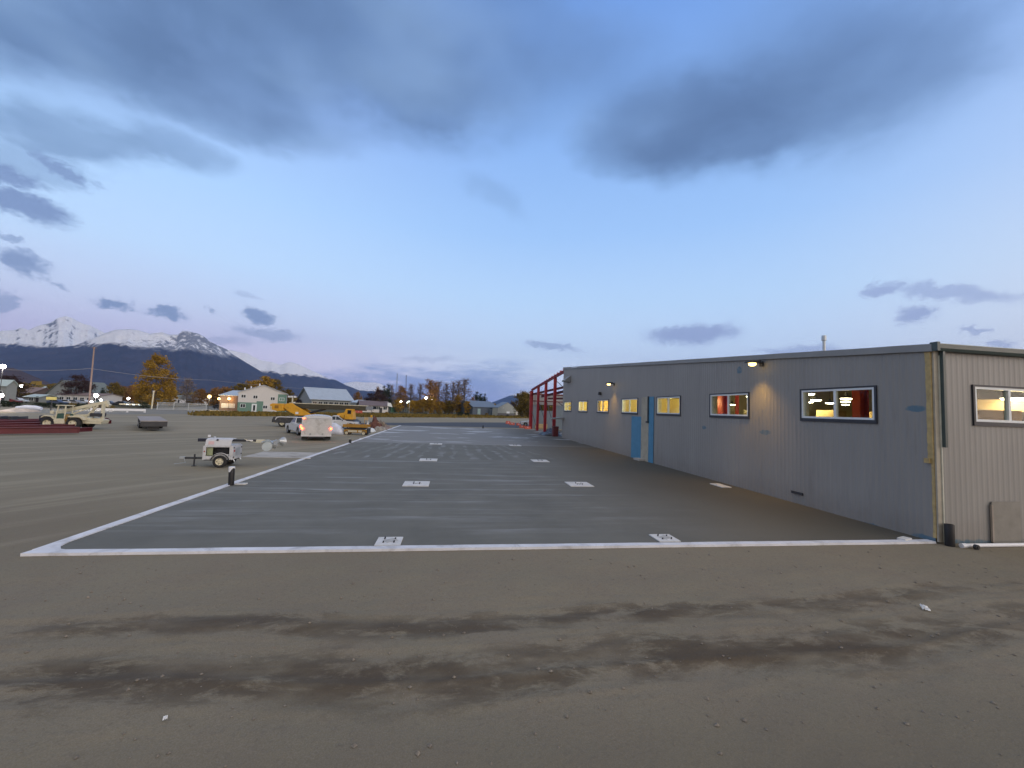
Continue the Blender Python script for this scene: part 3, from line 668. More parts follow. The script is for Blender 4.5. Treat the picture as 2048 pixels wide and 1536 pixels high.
# things seen through the windows
for x, y in [(18.2, 19.6), (18.4, 11.6), (26, 25.0), (26, 44), (40, 27)]:
    pass
def column(x, y, lab, k=1.0):
    t = thing('interior_column', lab, 'column', (x, y, .04), 0, 'red columns inside the warehouse')
    MB().ibeam((0, 0, 0), (0, 0, roof_z(y)-.2), .4*k, .5*k, .06*k).build('shaft', M_RED_IN, t); MB().box((0, 0, .02), (.6, .6, .04)).build('base_plate', M_RED_IN, t)
M_RED_IN = mat('red_column_paint', (.5, .045, .02), .6)
column(*at_d(1721, 820, 26).xy, 'red steel column behind the right pane of the nearest side window')
column(*at_d(1446, 815, 30).xy, 'red steel column behind the left pane of the second side window')
column(*at_d(1474, 815, 45).xy, 'slimmer-looking red column deep inside past the second side window', .5)
def lamp(x, y, z, e):
    t = thing('ceiling_lamp', 'round high-bay lamp glowing under the dark warehouse ceiling', 'ceiling lamp', (x, y, z), 0, 'high-bay lamps inside the warehouse')
    MB().lathe([(.05, .38), (.1, .2), (.32, .06), (.36, 0)], 18).build('shade', M_DARK, t, smooth=True)
    MB().lathe([(.34, .02), (.28, -.06), (.001, -.08)], 18).build('bulb', M_BAY, t, smooth=True)
    MB().cyl((0, 0, .36), (0, 0, roof_z(y)-.15-z), .012, 6).build('hanger', M_DARK, t)
    if e:
        L = bpy.data.lights.new('bay_light', 'POINT'); L.energy = e*2.8; L.color = (1, .76, .34); L.shadow_soft_size = .35
        o = bpy.data.objects.new('bay_light', L); COL.objects.link(o); o.parent = t; o.location = (0, 0, -.3)
M_BAY = emis('bay_bulb', (1, .82, .5), 30)
for px, py, D, e in [(1616, 788, 30, 240), (1632, 800, 37, 0), (1618, 804, 46, 240), (1660, 806, 44, 0), (1693, 797, 33, 240), (1691, 803, 42, 0), (1691, 809, 54, 0), (1502, 793, 36, 240), (1464, 809, 47, 240), (2030, 797, 22, 22), ]:
    p = at_d(px, py, D); lamp(p.x, p.y, min(p.z, roof_z(min(p.y, RIDGE_Y))-.7), e)
# offices behind the farther windows: partition with lit beige wall
mb = MB(); mb.face([(19.5, 30.5, 0), (19.5, 51, 0), (19.5, 51, 5.0), (19.5, 30.5, 5.0)]); mb.face([(WALL_X+.25, 34.2, 0), (19.5, 34.2, 0), (19.5, 34.2, 5), (WALL_X+.25, 34.2, 5)]); mb.build('partition', M_INT, wh, fix=False)
for y, e in ((24.8, 300), (30.5, 330), (38.3, 900), (43, 380), (48.5, 330)):
    L = bpy.data.lights.new('office_light', 'POINT'); L.energy = e; L.color = (1, .75, .32); L.shadow_soft_size = .3
    o = bpy.data.objects.new('office_light', L); COL.objects.link(o); o.parent = wh; o.location = (17.5, y, 4.5)
q = at_d(1995, 815, 27)
o = MB().box((0, 0, 2.95), (6.4, .1, 5.7)).build('added_dark_screen', mat('brown_screen', (.075, .045, .02), .9, var=.4, scale=2), wh); o.location = (q.x, q.y, 0); o.rotation_euler = (0, 0, -R(azel(1995, 815)[0]))  # dark screen added behind the front-wall window to darken the view inside
# workbench, crates and shelving inside
TH = -R(azel(1990, 820)[0]); q = at_d(1974, 830, 21.5)
t = thing('wooden_crate', 'brown wooden crate stacked high behind the front-wall window', 'crate', (q.x, q.y, .04), TH); MB().box((0, .4, 2.0), (1.5, .8, 4.1)).build('crate_body', mat('brown_crate', (.32, .16, .04), .8), t)
t = thing('cross_beam', 'pale timber beam crossing behind the front-wall window', 'beam', at_d(1975, 811, 22.6), TH); MB().box((0, 0, 0), (2.4, .3, .42)).build('beam_body', M_TAN, t)
for lab, x, y, w, hh, c in [('tan cartons piled on shelving behind the nearest side window', 24, 20.5, 5, 4.1, (.45, .33, .16)), ('grey machine with pale top behind the nearest side window', 21, 14.3, 3, 3.9, (.35, .33, .3)), ('white duct box standing past the second side window', 27, 31, 4, 4.2, (.55, .5, .4))]:
    t = thing('storage_rack', lab, 'storage', (x, y, .04)); mb = MB()
    for k in range(6): mb.box((-w/2+w*(k+.5)/6, 0, hh/2-.3*(k % 3)), (w/6-.1, 1.2, hh-.6*(k % 3)))
    mb.build('stacked_goods', mat('goods_'+str(int(x)), c, .8, var=.35, scale=2), t)
# ------------------------------------------------------------------ things fixed to or standing by the warehouse
def wall_lamp(px, py, lab, energy):
    p = ray(px, py); t = WALL_X/p.x; y, z = p.y*t, CAM_H+p.z*t
    o = thing('wall_lamp', lab, 'wall lamp', (WALL_X-.035, y, z), 0, 'lit lamps on the warehouse wall')
    mb = MB(); mb.box((-.03, 0, .02), (.06, .2, .22)); mb.bar((-.05, 0, .06), (-.3, 0, .1), .06, .06); mb.build('bracket', M_DARK, o)
    mb = MB(); mb.prism([(-.18, .2), (-.75, .12), (-.78, .04), (-.2, .04)], -.2, .2, 'XZ'); mb.build('lamp_housing', M_DARK, o, bevel=.02)
    MB().lathe([(.17, .035), (.16, -.05), (.09, -.1), (.001, -.11)], 14, 'Z', (-.5, 0, 0)).build('lens', M_WARM_LAMP, o, smooth=True)
    L = bpy.data.lights.new('lamp_light', 'SPOT'); L.energy = energy; L.color = (1, .54, .09); L.spot_size = R(125); L.spot_blend = .7; L.shadow_soft_size = .12
    q = bpy.data.objects.new('lamp_light', L); COL.objects.link(q); q.parent = o; q.location = (-.42, 0, -.12); q.rotation_euler = (0, R(30), 0)
wall_lamp(1525, 729, 'lit amber wall lamp high between the two nearest side windows', 430)
wall_lamp(1229, 769, 'lit amber wall lamp above the curtained yellow window', 320)

# open red steel frame past the end of the siding
fr = thing('red_skeleton', 'open red steel building frame standing past the end of the grey siding', 'building skeleton', (0, 0, 0))
FX = WALL_X+.28
for y in (56.98, 62.76, 68.47): MB().ibeam((FX, y, 0), (FX, y, roof_z(y)-.24), .34, .42, .05).build('post', M_RED, fr)
MB().ibeam((FX, 74.6, 0), (FX, 74.6, roof_z(74.6)-.2), .45, .6, .06).build('post', M_RED, fr)
MB().ibeam((FX+6.5, 53.0, 0), (FX+6.5, 53.0, 8.4), .4, .6, .06).build('post', M_RED, fr)
MB().ibeam((FX, RIDGE_Y+.05, RIDGE_Z-.3), (FX, 74.8, roof_z(74.8)-.02), .3, .34, .05).build('rafter', M_RED, fr)
for k in range(14):
    y = 52.5+k*1.6; MB().box((FX+.0, y, roof_z(y)+.06), (.3, .09, .16)).build('purlin_clip', M_RED, fr)
for z, w in ((6.6, .22), (5.3, .2)): MB().bar((FX+.3, 75.2, z), (FX+8.0, 75.2, z), .12, w).build('girt', M_MAROON, fr)
for x0, y0, z0, x1, y1, z1 in ((FX+.1, 62.7, 5.2, FX+.1, 57.2, 1.0), (FX+.1, 68.4, 5.0, FX+.1, 62.9, 1.6), (FX+.1, 74.4, 3.4, FX+.1, 69, .1), (FX+.6, 57.0, 4.8, FX+2.2, 52.6, 2.6), (FX+.2, 56.9, 7.9, FX+2.6, 56.9, 5.9)):
    MB().tube([(x0, y0, z0), (x1, y1, z1)], .05, 6).build('brace', M_DARK, fr)
MB().ibeam((FX+2.0, 75.0, 6.2), (FX+3.2, 57.0, 6.9), .25, .4, .05).build('beam', M_MAROON, fr)
MB().ibeam((FX+.2, 74.6, 6.55), (FX+3.4, 56.5, 7.6), .22, .34, .05).build('beam', M_MAROON, fr)
MB().ibeam((FX+2.1, 70, 5.7), (FX+4.2, 57.2, 5.5), .2, .28, .05).build('beam', M_MAROON, fr)
rw = thing('panel_wall', 'pale panelled end wall standing behind the red steel frame with a strip opening', 'wall', (0, 76.2, 0))
LW = (WALL_X+.35, WALL_X+34)
m_up = mat('pale_liner', (.40, .40, .40), .6, var=.1); m_lo = mat('blue_grey_wrap', (.20, .245, .285), .6, var=.1, scale=1)
MB().box(((LW[0]+LW[1])/2, 0, 5.75), (LW[1]-LW[0], .2, 2.2)).build('upper_panel', m_up, rw)
MB().box((LW[0]+.75, 0, 2.32), (1.5, .22, 4.6)).build('lower_panel', m_lo, rw)
MB().box(((LW[0]+1.5+LW[1])/2, 0, 1.75), (LW[1]-LW[0]-1.5, .2, 3.5)).build('lower_panel', m_lo, rw)
MB().box((LW[0]+6.4, .02, 4.1), (3.2, .18, 1.25)).build('lower_panel', m_lo, rw)
MB().box((LW[0]+2.3, -.14, .5), (2.4, .08, .9)).build('lumber_strip', M_TAN, rw)
for k in range(6): MB().box((LW[0]+.95+k*.02, -.13, 5.75-.0), (.03, .03, 2.1)).build('panel_joint', M_DARK, rw) if k == 0 else None
def heap(name, lab, cat, loc, dims, m, seed, n=14, rough=.3, group=None):
    o = thing(name, lab, cat, loc, random.random(), group); mb = MB(); W = n+1; S = max(dims[:2])
    for j in range(W):
        for i in range(W):
            u, v = i/n*2-1, j/n*2-1; r = min(1, math.hypot(u, v))
            h = max(0, 1-r**2)**.7*dims[2]*(1+rough*2*mnoise.noise(Vector((u*2.3, v*2.3, seed))))+dims[2]*rough*.4*mnoise.noise(Vector((u*6, v*6, seed)))*(1-r)
            f = 1+.25*mnoise.noise(Vector((u*1.7, v*1.7, seed+9)))
            mb.v.append((u*dims[0]/2*f*(.7 if abs(u*v) > .55 else 1), v*dims[1]/2*f*(.7 if abs(u*v) > .55 else 1), max(-.02, h) if r < 1 else -.02))
    for j in range(n):
        for i in range(n): mb.f.append([j*W+i, j*W+i+1, (j+1)*W+i+1, (j+1)*W+i]); mb.mi.append(0)
    mb.build('heap_body', m, o, smooth='all', fix=False); return o
M_TARP = mat('dark_tarp', (.035, .042, .055), .4, var=.3, bump=.5, bscale=6)
heap('tarp', 'dark tarp crumpled at the foot of the red frame beside the siding end', 'tarp', (WALL_X-.3, 56.6, .03), (3.0, 4.2, .55), M_TARP, 3)
heap('tarp', 'smaller dark tarp lying between the red posts and the panel wall', 'tarp', (WALL_X+1.6, 63.0, .03), (2.6, 3.0, .7), M_TARP, 5)
t = thing('red_bin', 'dull red bin under the entry canopy at the siding end', 'bin', (WALL_X-.25, RIDGE_Y+2.6, .03)); MB().box((0, 0, .65), (.7, .7, 1.3), taper=1.1).build('bin_body', M_MAROON, t, bevel=.03); MB().box((0, 0, 1.34), (.82, .82, .08)).build('bin_lid', M_MAROON, t)

# pipe bollards
def bollard(p, r, h, lab, cap=None, lean=0.0):
    o = thing('pipe_bollard', lab, 'bollard', p, 0, 'black pipe bollards'); o.rotation_euler = (0, lean, 0)
    MB().lathe([(r*.96, 0), (r, .02), (r, h-.01), (r*.97, h), (r*.86, h), (r*.86, h-.1), (0.001, h-.1)], 24).build('pipe', M_BLACKPIPE, o, smooth=True)
    if cap:
        mb = MB(); n = 24; top = []; bot = []
        for j in range(n):
            a = 2*math.pi*j/n; d = .06+.14*max(0, math.cos(a+2.2))**3+.03*math.sin(3*a)
            top.append((math.cos(a)*r*1.06, math.sin(a)*r*1.06, h+.012)); bot.append((math.cos(a)*r*1.05, math.sin(a)*r*1.05, h-d))
        mb.loft([bot, top]); mb.build('cap', cap, o, smooth=True)
    return o
p = g(462, 972); bollard((p.x, p.y, 0), .105, .76, 'tall black pipe bollard with a torn white top on the slab edge', M_WHITE2, -.03)
p = g(700, 887); bollard((p.x, p.y, 0), .11, .34, 'short black pipe stub on the slab edge, farther than the white-topped bollard')
p = g(966, 857); bollard((p.x, p.y, .03), .11, .5, 'tiny black pipe stub at the far end of the slab near the asphalt')
bollard((WALL_X+.14, Y0-.2, 0), .11, .62, 'thick black pipe stub at the foot of the warehouse corner')

# loose white pipe and bits on the ground
t = thing('white_pipe', 'long white pipe lying on the dirt along the front wall', 'pipe', (0, 0, 0))
a, b = Vector((14.72, 9.78, .06)), Vector((19.4, 9.8, .07)); MB().tube([a, a.lerp(b, .5)-Vector((0, 0, .01)), b], .055, 14).build('pipe_tube', M_WHITE2, t, smooth=True)
MB().cyl(a-Vector((.02, 0, 0)), a+Vector((.14, 0, 0)), .065, 14).build('pipe_socket', M_WHITE2, t, smooth=True)
t = thing('drain_cap', 'dark round cap leaning on the white pipe by the corner', 'cap', (14.98, 9.62, .07)); MB().cyl((0, -.04, 0), (0, .04, 0), .07, 14).build('cap_body', M_DARK, t, smooth=True); MB().cyl((0, -.055, 0), (0, -.04, 0), .04, 12).build('cap_hub', M_BLACK, t, smooth=True)
def scrap(px, py, s, lab, seed):
    p = g(px, py); mb = MB(); n = 6
    o = thing('paper_scrap', lab, 'litter', (p.x, p.y, ground_z(p.x, p.y)+.01), seed)
    for j in range(n+1):
        for i in range(n+1): mb.v.append(((i/n-.5)*s, (j/n-.5)*s*.8, .012+s*.5*abs(mnoise.noise(Vector((i*.5, j*.5, seed))))+s*.2*(i/n)))
    W = n+1
    for j in range(n):
        for i in range(n): mb.f.append([j*W+i, j*W+i+1, (j+1)*W+i+1, (j+1)*W+i]); mb.mi.append(0)
    mb.build('paper_sheet', mat('litter_white', (.75, .75, .72), .7), o, fix=False)
scrap(1850, 1217, .14, 'crumpled white scrap on the dirt in front of the warehouse corner', 1.0)
scrap(330, 1440, .05, 'tiny pale scrap on the dirt at the lower left', 2.0)

# column blockouts on the slab: white foam squares round dark anchor bolts
def blockout(x, y, w, lab, nb=4, rz=0.0):
    o = thing('anchor_pad', lab, 'anchor pad', (x, y, SL_Z), rz, 'white anchor pads set into the slab')
    MB().box((0, 0, .012), (w, w, .03)).build('foam_square', M_PADWHITE, o)
    for k in range(nb):
        sx, sy = (k % 2-.5)*.26, (k//2-.5)*.26
        MB().cyl((sx, sy, .02), (sx+.01, sy, .065+.012*(k % 3)), .02, 8).build('anchor_bolt', M_DARK, o)
    MB().box((.03, .02, .03), (.3, .24, .008), Matrix.Rotation(.15*nb, 3, 'Z')).build('stain_patch', mat('mud_stain', (.42, .42, .4), .8, var=.3, scale=6), o)
M_PADWHITE = mat('pad_foam', (.66, .66, .64), .75, var=.1, scale=3, dirt=(.4, .4, .38), dirt_amt=.6)
for px, py, w, lab in [(773, 1095, .5, 'white anchor pad on the front slab edge, left of centre'), (1345, 1087, .5, 'white anchor pad on the front slab edge near the warehouse'),
                       (833, 968, 1.12, 'white anchor pad left of centre in the second row from the front edge'), (1158, 969, 1.12, 'white anchor pad in the second row, on the warehouse side'),
                       (857, 920, 1.12, 'white anchor pad left of centre in the third row from the front edge'), (1080, 922, 1.12, 'white anchor pad in the third row, on the warehouse side'),
                       (872, 888, 1.12, 'farthest left white anchor pad on the slab joint'), (1030, 891, 1.12, 'farthest right white anchor pad on the slab joint')]:
    p = g(px, py, SL_Z); blockout(p.x, p.y+(.42 if py > 1000 else 0), w if py < 1000 else .62, lab)
p = g(1452, 972, SL_Z); t = thing('foam_offcut', 'white foam offcut on the slab against the long wall', 'foam offcut', (p.x-.3, p.y, SL_Z)); MB().box((0, 0, .02), (.5, 1.0, .04)).build('offcut_sheet', M_PADWHITE, t)
for k, (px, py, lab) in enumerate([(480, 968, 'white foam block beside the white-topped bollard'), (612, 917, 'white foam block where the slab edge passes the old concrete pad'), (722, 877, 'white foam block on the slab edge near the short pipe stub'), (1806, 1078, 'white foam block by the warehouse corner on the slab edge')]):
    p = g(px, py, .06); t = thing('foam_block', lab, 'foam block', (p.x+.05, p.y, .05), .1*k, 'white foam blocks along the slab edge'); MB().box((0, 0, .02), (.4, .2, .05)).build('block_sheet', M_PADWHITE, t)

# ------------------------------------------------------------------ vehicles and machines
def wheel(par, x, y, z, r, w, rim=M_CREAM, side=1, name='wheel', rr=.58):
    """axle along local Y; side = +1 when the outer face looks to +Y"""
    o = MB().lathe([(r*rr, -w/2), (r*.9, -w/2), (r, -w*.36), (r, w*.36), (r*.9, w/2), (r*rr, w/2)], 28, 'Y', (x, y, z)).build(name, M_BLACK, par, smooth=True)
    f = w/2*side
    MB().lathe([(r*rr*1.01, f), (r*rr*.93, f*.9), (r*rr*.8, f*.55), (r*.28, f*.6), (r*.24, f*.85), (r*.1, f*.9), (.001, f*.9)], 24, 'Y', (x, y, z)).build('rim', rim, o, smooth=True)
    hb = MB()
    for k in range(5): a = 2*math.pi*k/5; hb.box((x+math.cos(a)*r*.42, y+f*.62, z+math.sin(a)*r*.42), (r*.1, .02, r*.1))
    hb.build('hub_hole', M_DARK, o); return o

# light tower trailer (+X is the tongue end, -Y faces the camera)
def light_tower():
    p = g(436, 935); p2 = g(375, 936)
    t = thing('light_tower', 'white towable light tower with open engine bay, mast folded flat over it', 'light tower', (p.x, p.y+.55, 0), math.pi+.12)
    S = 1.0
    L0, L1, W = -.54, .76, .6          # body length along X, half width
    mats = [M_WHITE]
    # body shell: front and rear walls, sills, left side (toward +Y after the turn) carries the open bay
    side = 1
    z0, z1 = .40, 1.08
    b = MB()
    arch = [(-.02+.43*math.cos(a), .31+.43*math.sin(a)) for a in [R(x) for x in range(20, 165, 12)]]
    poly = [(L1, z0-.02), (L1, z0+.18), (L0, z0+.18), (L0, z0-.02)]+[q for q in reversed(arch) if q[1] > z0-.02]
    for s in (-1, 1): b.prism(poly, s*W-.02, s*W+.02, 'XZ')
    b.box((L1-.065, W, .82), (.13, .04, .46)); b.box((L0+.07, W, .82), (.14, .04, .46)); b.box(((L0+L1)/2, W, 1.06), (L1-L0, .04, .06))
    b.box(((L0+L1)/2, -W, .83), (L1-L0, .04, .5))
    b.box((L1, 0, .74), (.04, 2*W, .68)); b.box((L0, 0, .74), (.04, 2*W, .68)); b.box(((L0+L1)/2, 0, .42), (L1-L0, 2*W, .03))
    b.build('body', M_WHITE, t, bevel=.012)
    MB().box(((L0+L1)/2, 0, 1.095), (L1-L0-.06, 2*W-.04, .04)).build('top_deck', M_WHITE, t, bevel=.01)
    # gull-wing lid raised above the bay
    h = MB(); h.prism([(W+.02, 1.10), (W-.06, 1.40), (W-.26, 1.47), (-.05, 1.46), (-.05, 1.41), (W-.28, 1.42), (W-.10, 1.365), (W-.03, 1.10)], L0+.09, L1-.07, 'YZ'); h.build('hood', M_WHITE, t)
    MB().box((.17, W-.02, 1.40), (.08, .05, .08), Matrix.Rotation(.3, 3, 'X')).build('latch', M_DARK, t)
    MB().box((.43, W-.005, 1.25), (.24, .012, .16), Matrix.Rotation(.26, 3, 'X')).build('warning_decal', mat('pale_pink_label', (.6, .42, .42), .5), t)
    # bay: khaki panel, dark engine
    MB().box((.50, W-.1, .82), (.26, .02, .44)).build('control_panel', mat('olive_panel', (.3, .34, .2), .6), t)
    e = MB(); e.box((.0, -.1, .8), (.95, .8, .46)); e.box((.05, .3, .78), (.3, .3, .3)); e.cyl((-.2, .35, .82), (-.2, .45, .82), .12, 14); e.cyl((.12, .47, .74), (.3, .47, .74), .06, 10); e.build('engine', mat('engine_black', (.012, .012, .014), .6), t)
    MB().tube([(-.3, .46, .95), (-.1, .5, .97), (.1, .46, .9)], .025, 6).build('hose', M_DARK, t)
    MB().box((-.3, .5, .64), (.12, .06, .05)).build('filter_cap', M_WHITE2, t)
    # rear face details
    for y, z in ((.5, 1.0), (.5, .52), (-.5, .95), (-.5, .6)): MB().box((L0-.03, y, z), (.03, .09, .06)).build('hinge', M_DARK, t)
    MB().box((L0-.025, .42, .84), (.02, .14, .1)).build('tail_lamp', mat('dull_red_lens', (.35, .03, .02), .3), t)
    MB().box((L0-.022, -.02, .76), (.015, .62, .4)).build('rear_grille', M_GALV, t)
    MB().box((L1-.065, W+.025, .82), (.06, .015, .05)).build('side_marker', mat('dull_red_lens', (.35, .03, .02), .3), t)
    for y in (.42, -.42): MB().tube([(L0+.02, y, .42), (L0-.06, y, .3), (L0-.06, y, .18)], .03, 6).build('jack', M_GALV, t)
    # running gear
    for s in (1, -1):
        wheel(t, -.02, s*(W-.02), .31, .31, .2, M_CREAM, s)
        f = MB(); rings = []
        for k in range(13):
            a = R(8+k*164/12); rings.append([(-.02+r_*math.cos(a), s*(W+yy), .31+r_*math.sin(a)) for r_, yy in ((.39, -.14), (.415, -.14), (.415, .09), (.39, .09))])
        f.loft(rings); f.build('fender', M_DARK, t)
    c = MB(); c.bar((L0, .4, .38), (L1, .4, .38), .06, .08); c.bar((L0, -.4, .38), (L1, -.4, .38), .06, .08); c.bar((-.02, -.6, .34), (-.02, .6, .34), .07, .07); c.build('chassis', M_DARK, t)
    MB().bar((L1, 0, .41), (L1+1.05, 0, .41), .09, .09).build('tongue', M_DARK, t)
    MB().box((L1+1.12, 0, .43), (.22, .1, .1)).build('coupler', M_GALV, t)
    j = MB(); j.cyl((L1+.55, .1, .02), (L1+.55, .1, .62), .035, 10); j.box((L1+.55, .1, .02), (.16, .16, .03)); j.build('tongue_jack', M_DARK, t)
    MB().tube([(L1+1.0, .1, .4), (L1+.9, .2, .2), (L1+1.4, .12, .12)], .015, 5).build('chain', M_GALV, t)
    # mast lying back over the body, heavy end at the tongue
    zM = 1.31
    MB().bar((L1+.62, -.32, zM), (-.1, -.32, zM), .15, .16).build('mast_base', mat('navy_mast', (.02, .022, .04), .5), t)
    MB().bar((-.1, -.32, zM), (L0-.75, -.32, zM-.0), .11, .12).build('mast', M_DARK, t)
    MB().bar((L0-.3, -.32, zM+.01), (L0-.62, -.32, zM+.01), .12, .07).build('mast_label', M_WHITE2, t)
    MB().bar((L0-.78, -.32, zM-.02), (L0-1.2, -.32, zM-.02), .16, .16).build('ballast_box', M_CREAM, t)
    MB().tube([(L0-.2, -.28, zM+.08), (L0-.6, -.2, zM-.05), (L0-1.0, -.28, zM-.12)], .015, 5).build('cable', M_CREAM, t)
    MB().bar((L1+.05, -.32, zM+.05), (L1+.05, -.32, .45), .1, .1).build('mast_pivot', M_DARK, t)
    MB().box((L1-.02, .1, 1.56), (.09, .09, .1)).build('winch', M_WHITE2, t)
    MB().cyl((L1-.2, -.1, 1.4), (L1-.2, -.1, 1.52), .06, 10).build('exhaust', M_GALV, t)
    MB().bar((L0-1.22, -.75, zM-.02), (L0-1.22, .3, zM-.02), .06, .06).build('lamp_bar', M_GALV, t)
    for k, (x, y, dz, ang) in enumerate([(L0-1.40, .22, -.18, .45), (L0-1.62, -.1, -.06, -.5), (L0-1.78, -.55, -.02, 2.6), (L0-1.30, -.72, -.2, 2.3)]):
        q = thing_part('lamp_head', t, (x, y, zM+dz), ang)
        MB().lathe([(.06, .0), (.09, .05), (.19, .22), (.235, .3), (.245, .31)], 22, 'Y', (0, 0, 0)).build('reflector', M_GALV, q, smooth=True)
        MB().lathe([(.235, .3), (.14, .31), (.001, .315)], 22, 'Y').build('lens', mat('lamp_glass', (.5, .56, .57), .12), q, smooth=True)
        MB().box((0, -.07, 0), (.14, .16, .14)).build('ballast', M_GALV, q)
def thing_part(name, parent, loc, rz):
    o = bpy.data.objects.new(name, None); COL.objects.link(o); o.parent = parent; o.location = loc; o.rotation_euler = (R(-8), 0, rz); return o
light_tower()

def pickup(lab, loc, rz, beacon=False, lit=True, group=None):
    """+X forwards"""
    t = thing('pickup_truck', lab, 'pickup truck', loc, rz, group); W = .95; r = .4
    fx, rx = 1.85, -1.85
    def arch(cx): return [(cx+.48*math.cos(a), .42+.48*math.sin(a)) for a in [R(v) for v in range(-10, 191, 20)]]
    low = [(2.85, .5), (2.9, .75), (2.82, 1.02), (1.2, 1.13), (.95, 1.13), (-.75, 1.13), (-.78, 1.17), (-2.75, 1.17), (-2.78, .55)]
    und = [(-2.6, .42)]+[q for q in arch(rx)][::-1]+[(-1.2, .42), (1.2, .42)]+[q for q in arch(fx)][::-1]+[(2.6, .45)]
    MB().prism(low+und, -W, W, 'XZ').build('body', M_WHITE, t, bevel=.04)
    def ring(x0, x1, z, w): return [(x0, -w, z), (x1, -w, z), (x1, w, z), (x0, w, z)]
    MB().loft([ring(-.72, 1.2, 1.13, W-.03), ring(-.62, .95, 1.3, W-.06), ring(-.42, .28, 1.8, W-.2), ring(-.36, .18, 1.84, W-.26)]).build('cab', M_WHITE, t, bevel=.03)
    q = lambda s: [[(-.5, s*(W-.075), 1.32), (.18, s*(W-.075), 1.32), (.12, s*(W-.18), 1.73), (-.36, s*(W-.18), 1.73)]]
    for s in (-1, 1):
        mb = MB(); pts = [(-.55, s*(W-.075), 1.3), (-.02, s*(W-.075), 1.3), (-.05, s*(W-.2), 1.74), (-.39, s*(W-.2), 1.74)]
        mb.prism([(p[0], p[2]) for p in pts], 0, .02*s, 'XZ'); 
        o = MB().loft([[Vector(p) for p in pts], [Vector(p)+Vector((0, s*.025, 0)) for p in pts]]).build('side_window', M_GLASSDK, t)
        pts = [(.05, s*(W-.075), 1.3), (.82, s*(W-.075), 1.3), (.25, s*(W-.2), 1.74), (.02, s*(W-.2), 1.74)]
        MB().loft([[Vector(p) for p in pts], [Vector(p)+Vector((0, s*.025, 0)) for p in pts]]).build('side_window', M_GLASSDK, t)
        MB().box((.85, s*(W+.1), 1.27), (.1, .18, .16)).build('mirror', M_DARK, t, bevel=.02)
        MB().box((-.1, s*(W+.005), 1.02), (.14, .02, .03)).build('door_handle', M_DARK, t)
        MB().box((-2.74, s*(W-.07), .98), (.07, .15, .32)).build('tail_lamp', M_RED_LAMP if lit else mat('dull_red_lens', (.35, .03, .02), .3), t)
        MB().box((2.84, s*(W-.2), .86), (.06, .3, .16)).build('headlamp', mat('clear_lens', (.6, .62, .62), .15), t)
    for x0, x1, nm in ((.97, .3, 'windshield'), (-.69, -.43, 'rear_window')):
        k = .025 if nm == 'windshield' else -.025; z0_ = 1.26 if x0 > 0 else 1.2
        pts = [Vector((x0+k*.4, -W+.15, z0_+.05)), Vector((x0+k*.4, W-.15, z0_+.05)), Vector((x1+k, W-.26, 1.76)), Vector((x1+k, -W+.26, 1.76))]
        MB().loft([pts, [p+Vector((k, 0, .012)) for p in pts]]).build(nm, M_GLASSDK, t)
    MB().box((2.88, 0, .56), (.16, 1.8, .22)).build('front_bumper', M_STEEL, t, bevel=.03); MB().box((-2.84, 0, .56), (.16, 1.75, .18)).build('rear_bumper', M_STEEL, t, bevel=.03)
    MB().box((2.86, 0, .86), (.05, 1.1, .24)).build('grille', M_DARK, t)
    MB().box((-1.78, 0, 1.18), (1.8, 1.56, .02)).build('bed_liner', M_DARK, t)
    for x in (fx, rx):
        for s in (-1, 1): wheel(t, x, s*(W-.12), r, r, .25, M_STEEL, s)
    if beacon: MB().lathe([(.1, 0), (.1, .12), (.06, .18), (.001, .19)], 12, 'Z', (-.1, 0, 1.84)).build('beacon', M_WHITE2, t, smooth=True)
    return t
pk = g(577, 869.5)
pickup('white pickup parked half hidden by the white box trailer, tail lamp lit', (-16.15, 46.7, 0), R(125), False, True, 'pickup trucks on the site')
p = g(668, 860); pickup('white pickup facing right behind the box trailer and above the yellow lift', (p.x-.2, p.y+1.6, 0), R(8), False, False, 'pickup trucks on the site')
p = g(1052, 853); pickup('pale pickup with a roof beacon, partly behind the red steel frame', (p.x+1.9, p.y+1.5, 0), R(178), True, False, 'pickup trucks on the site')

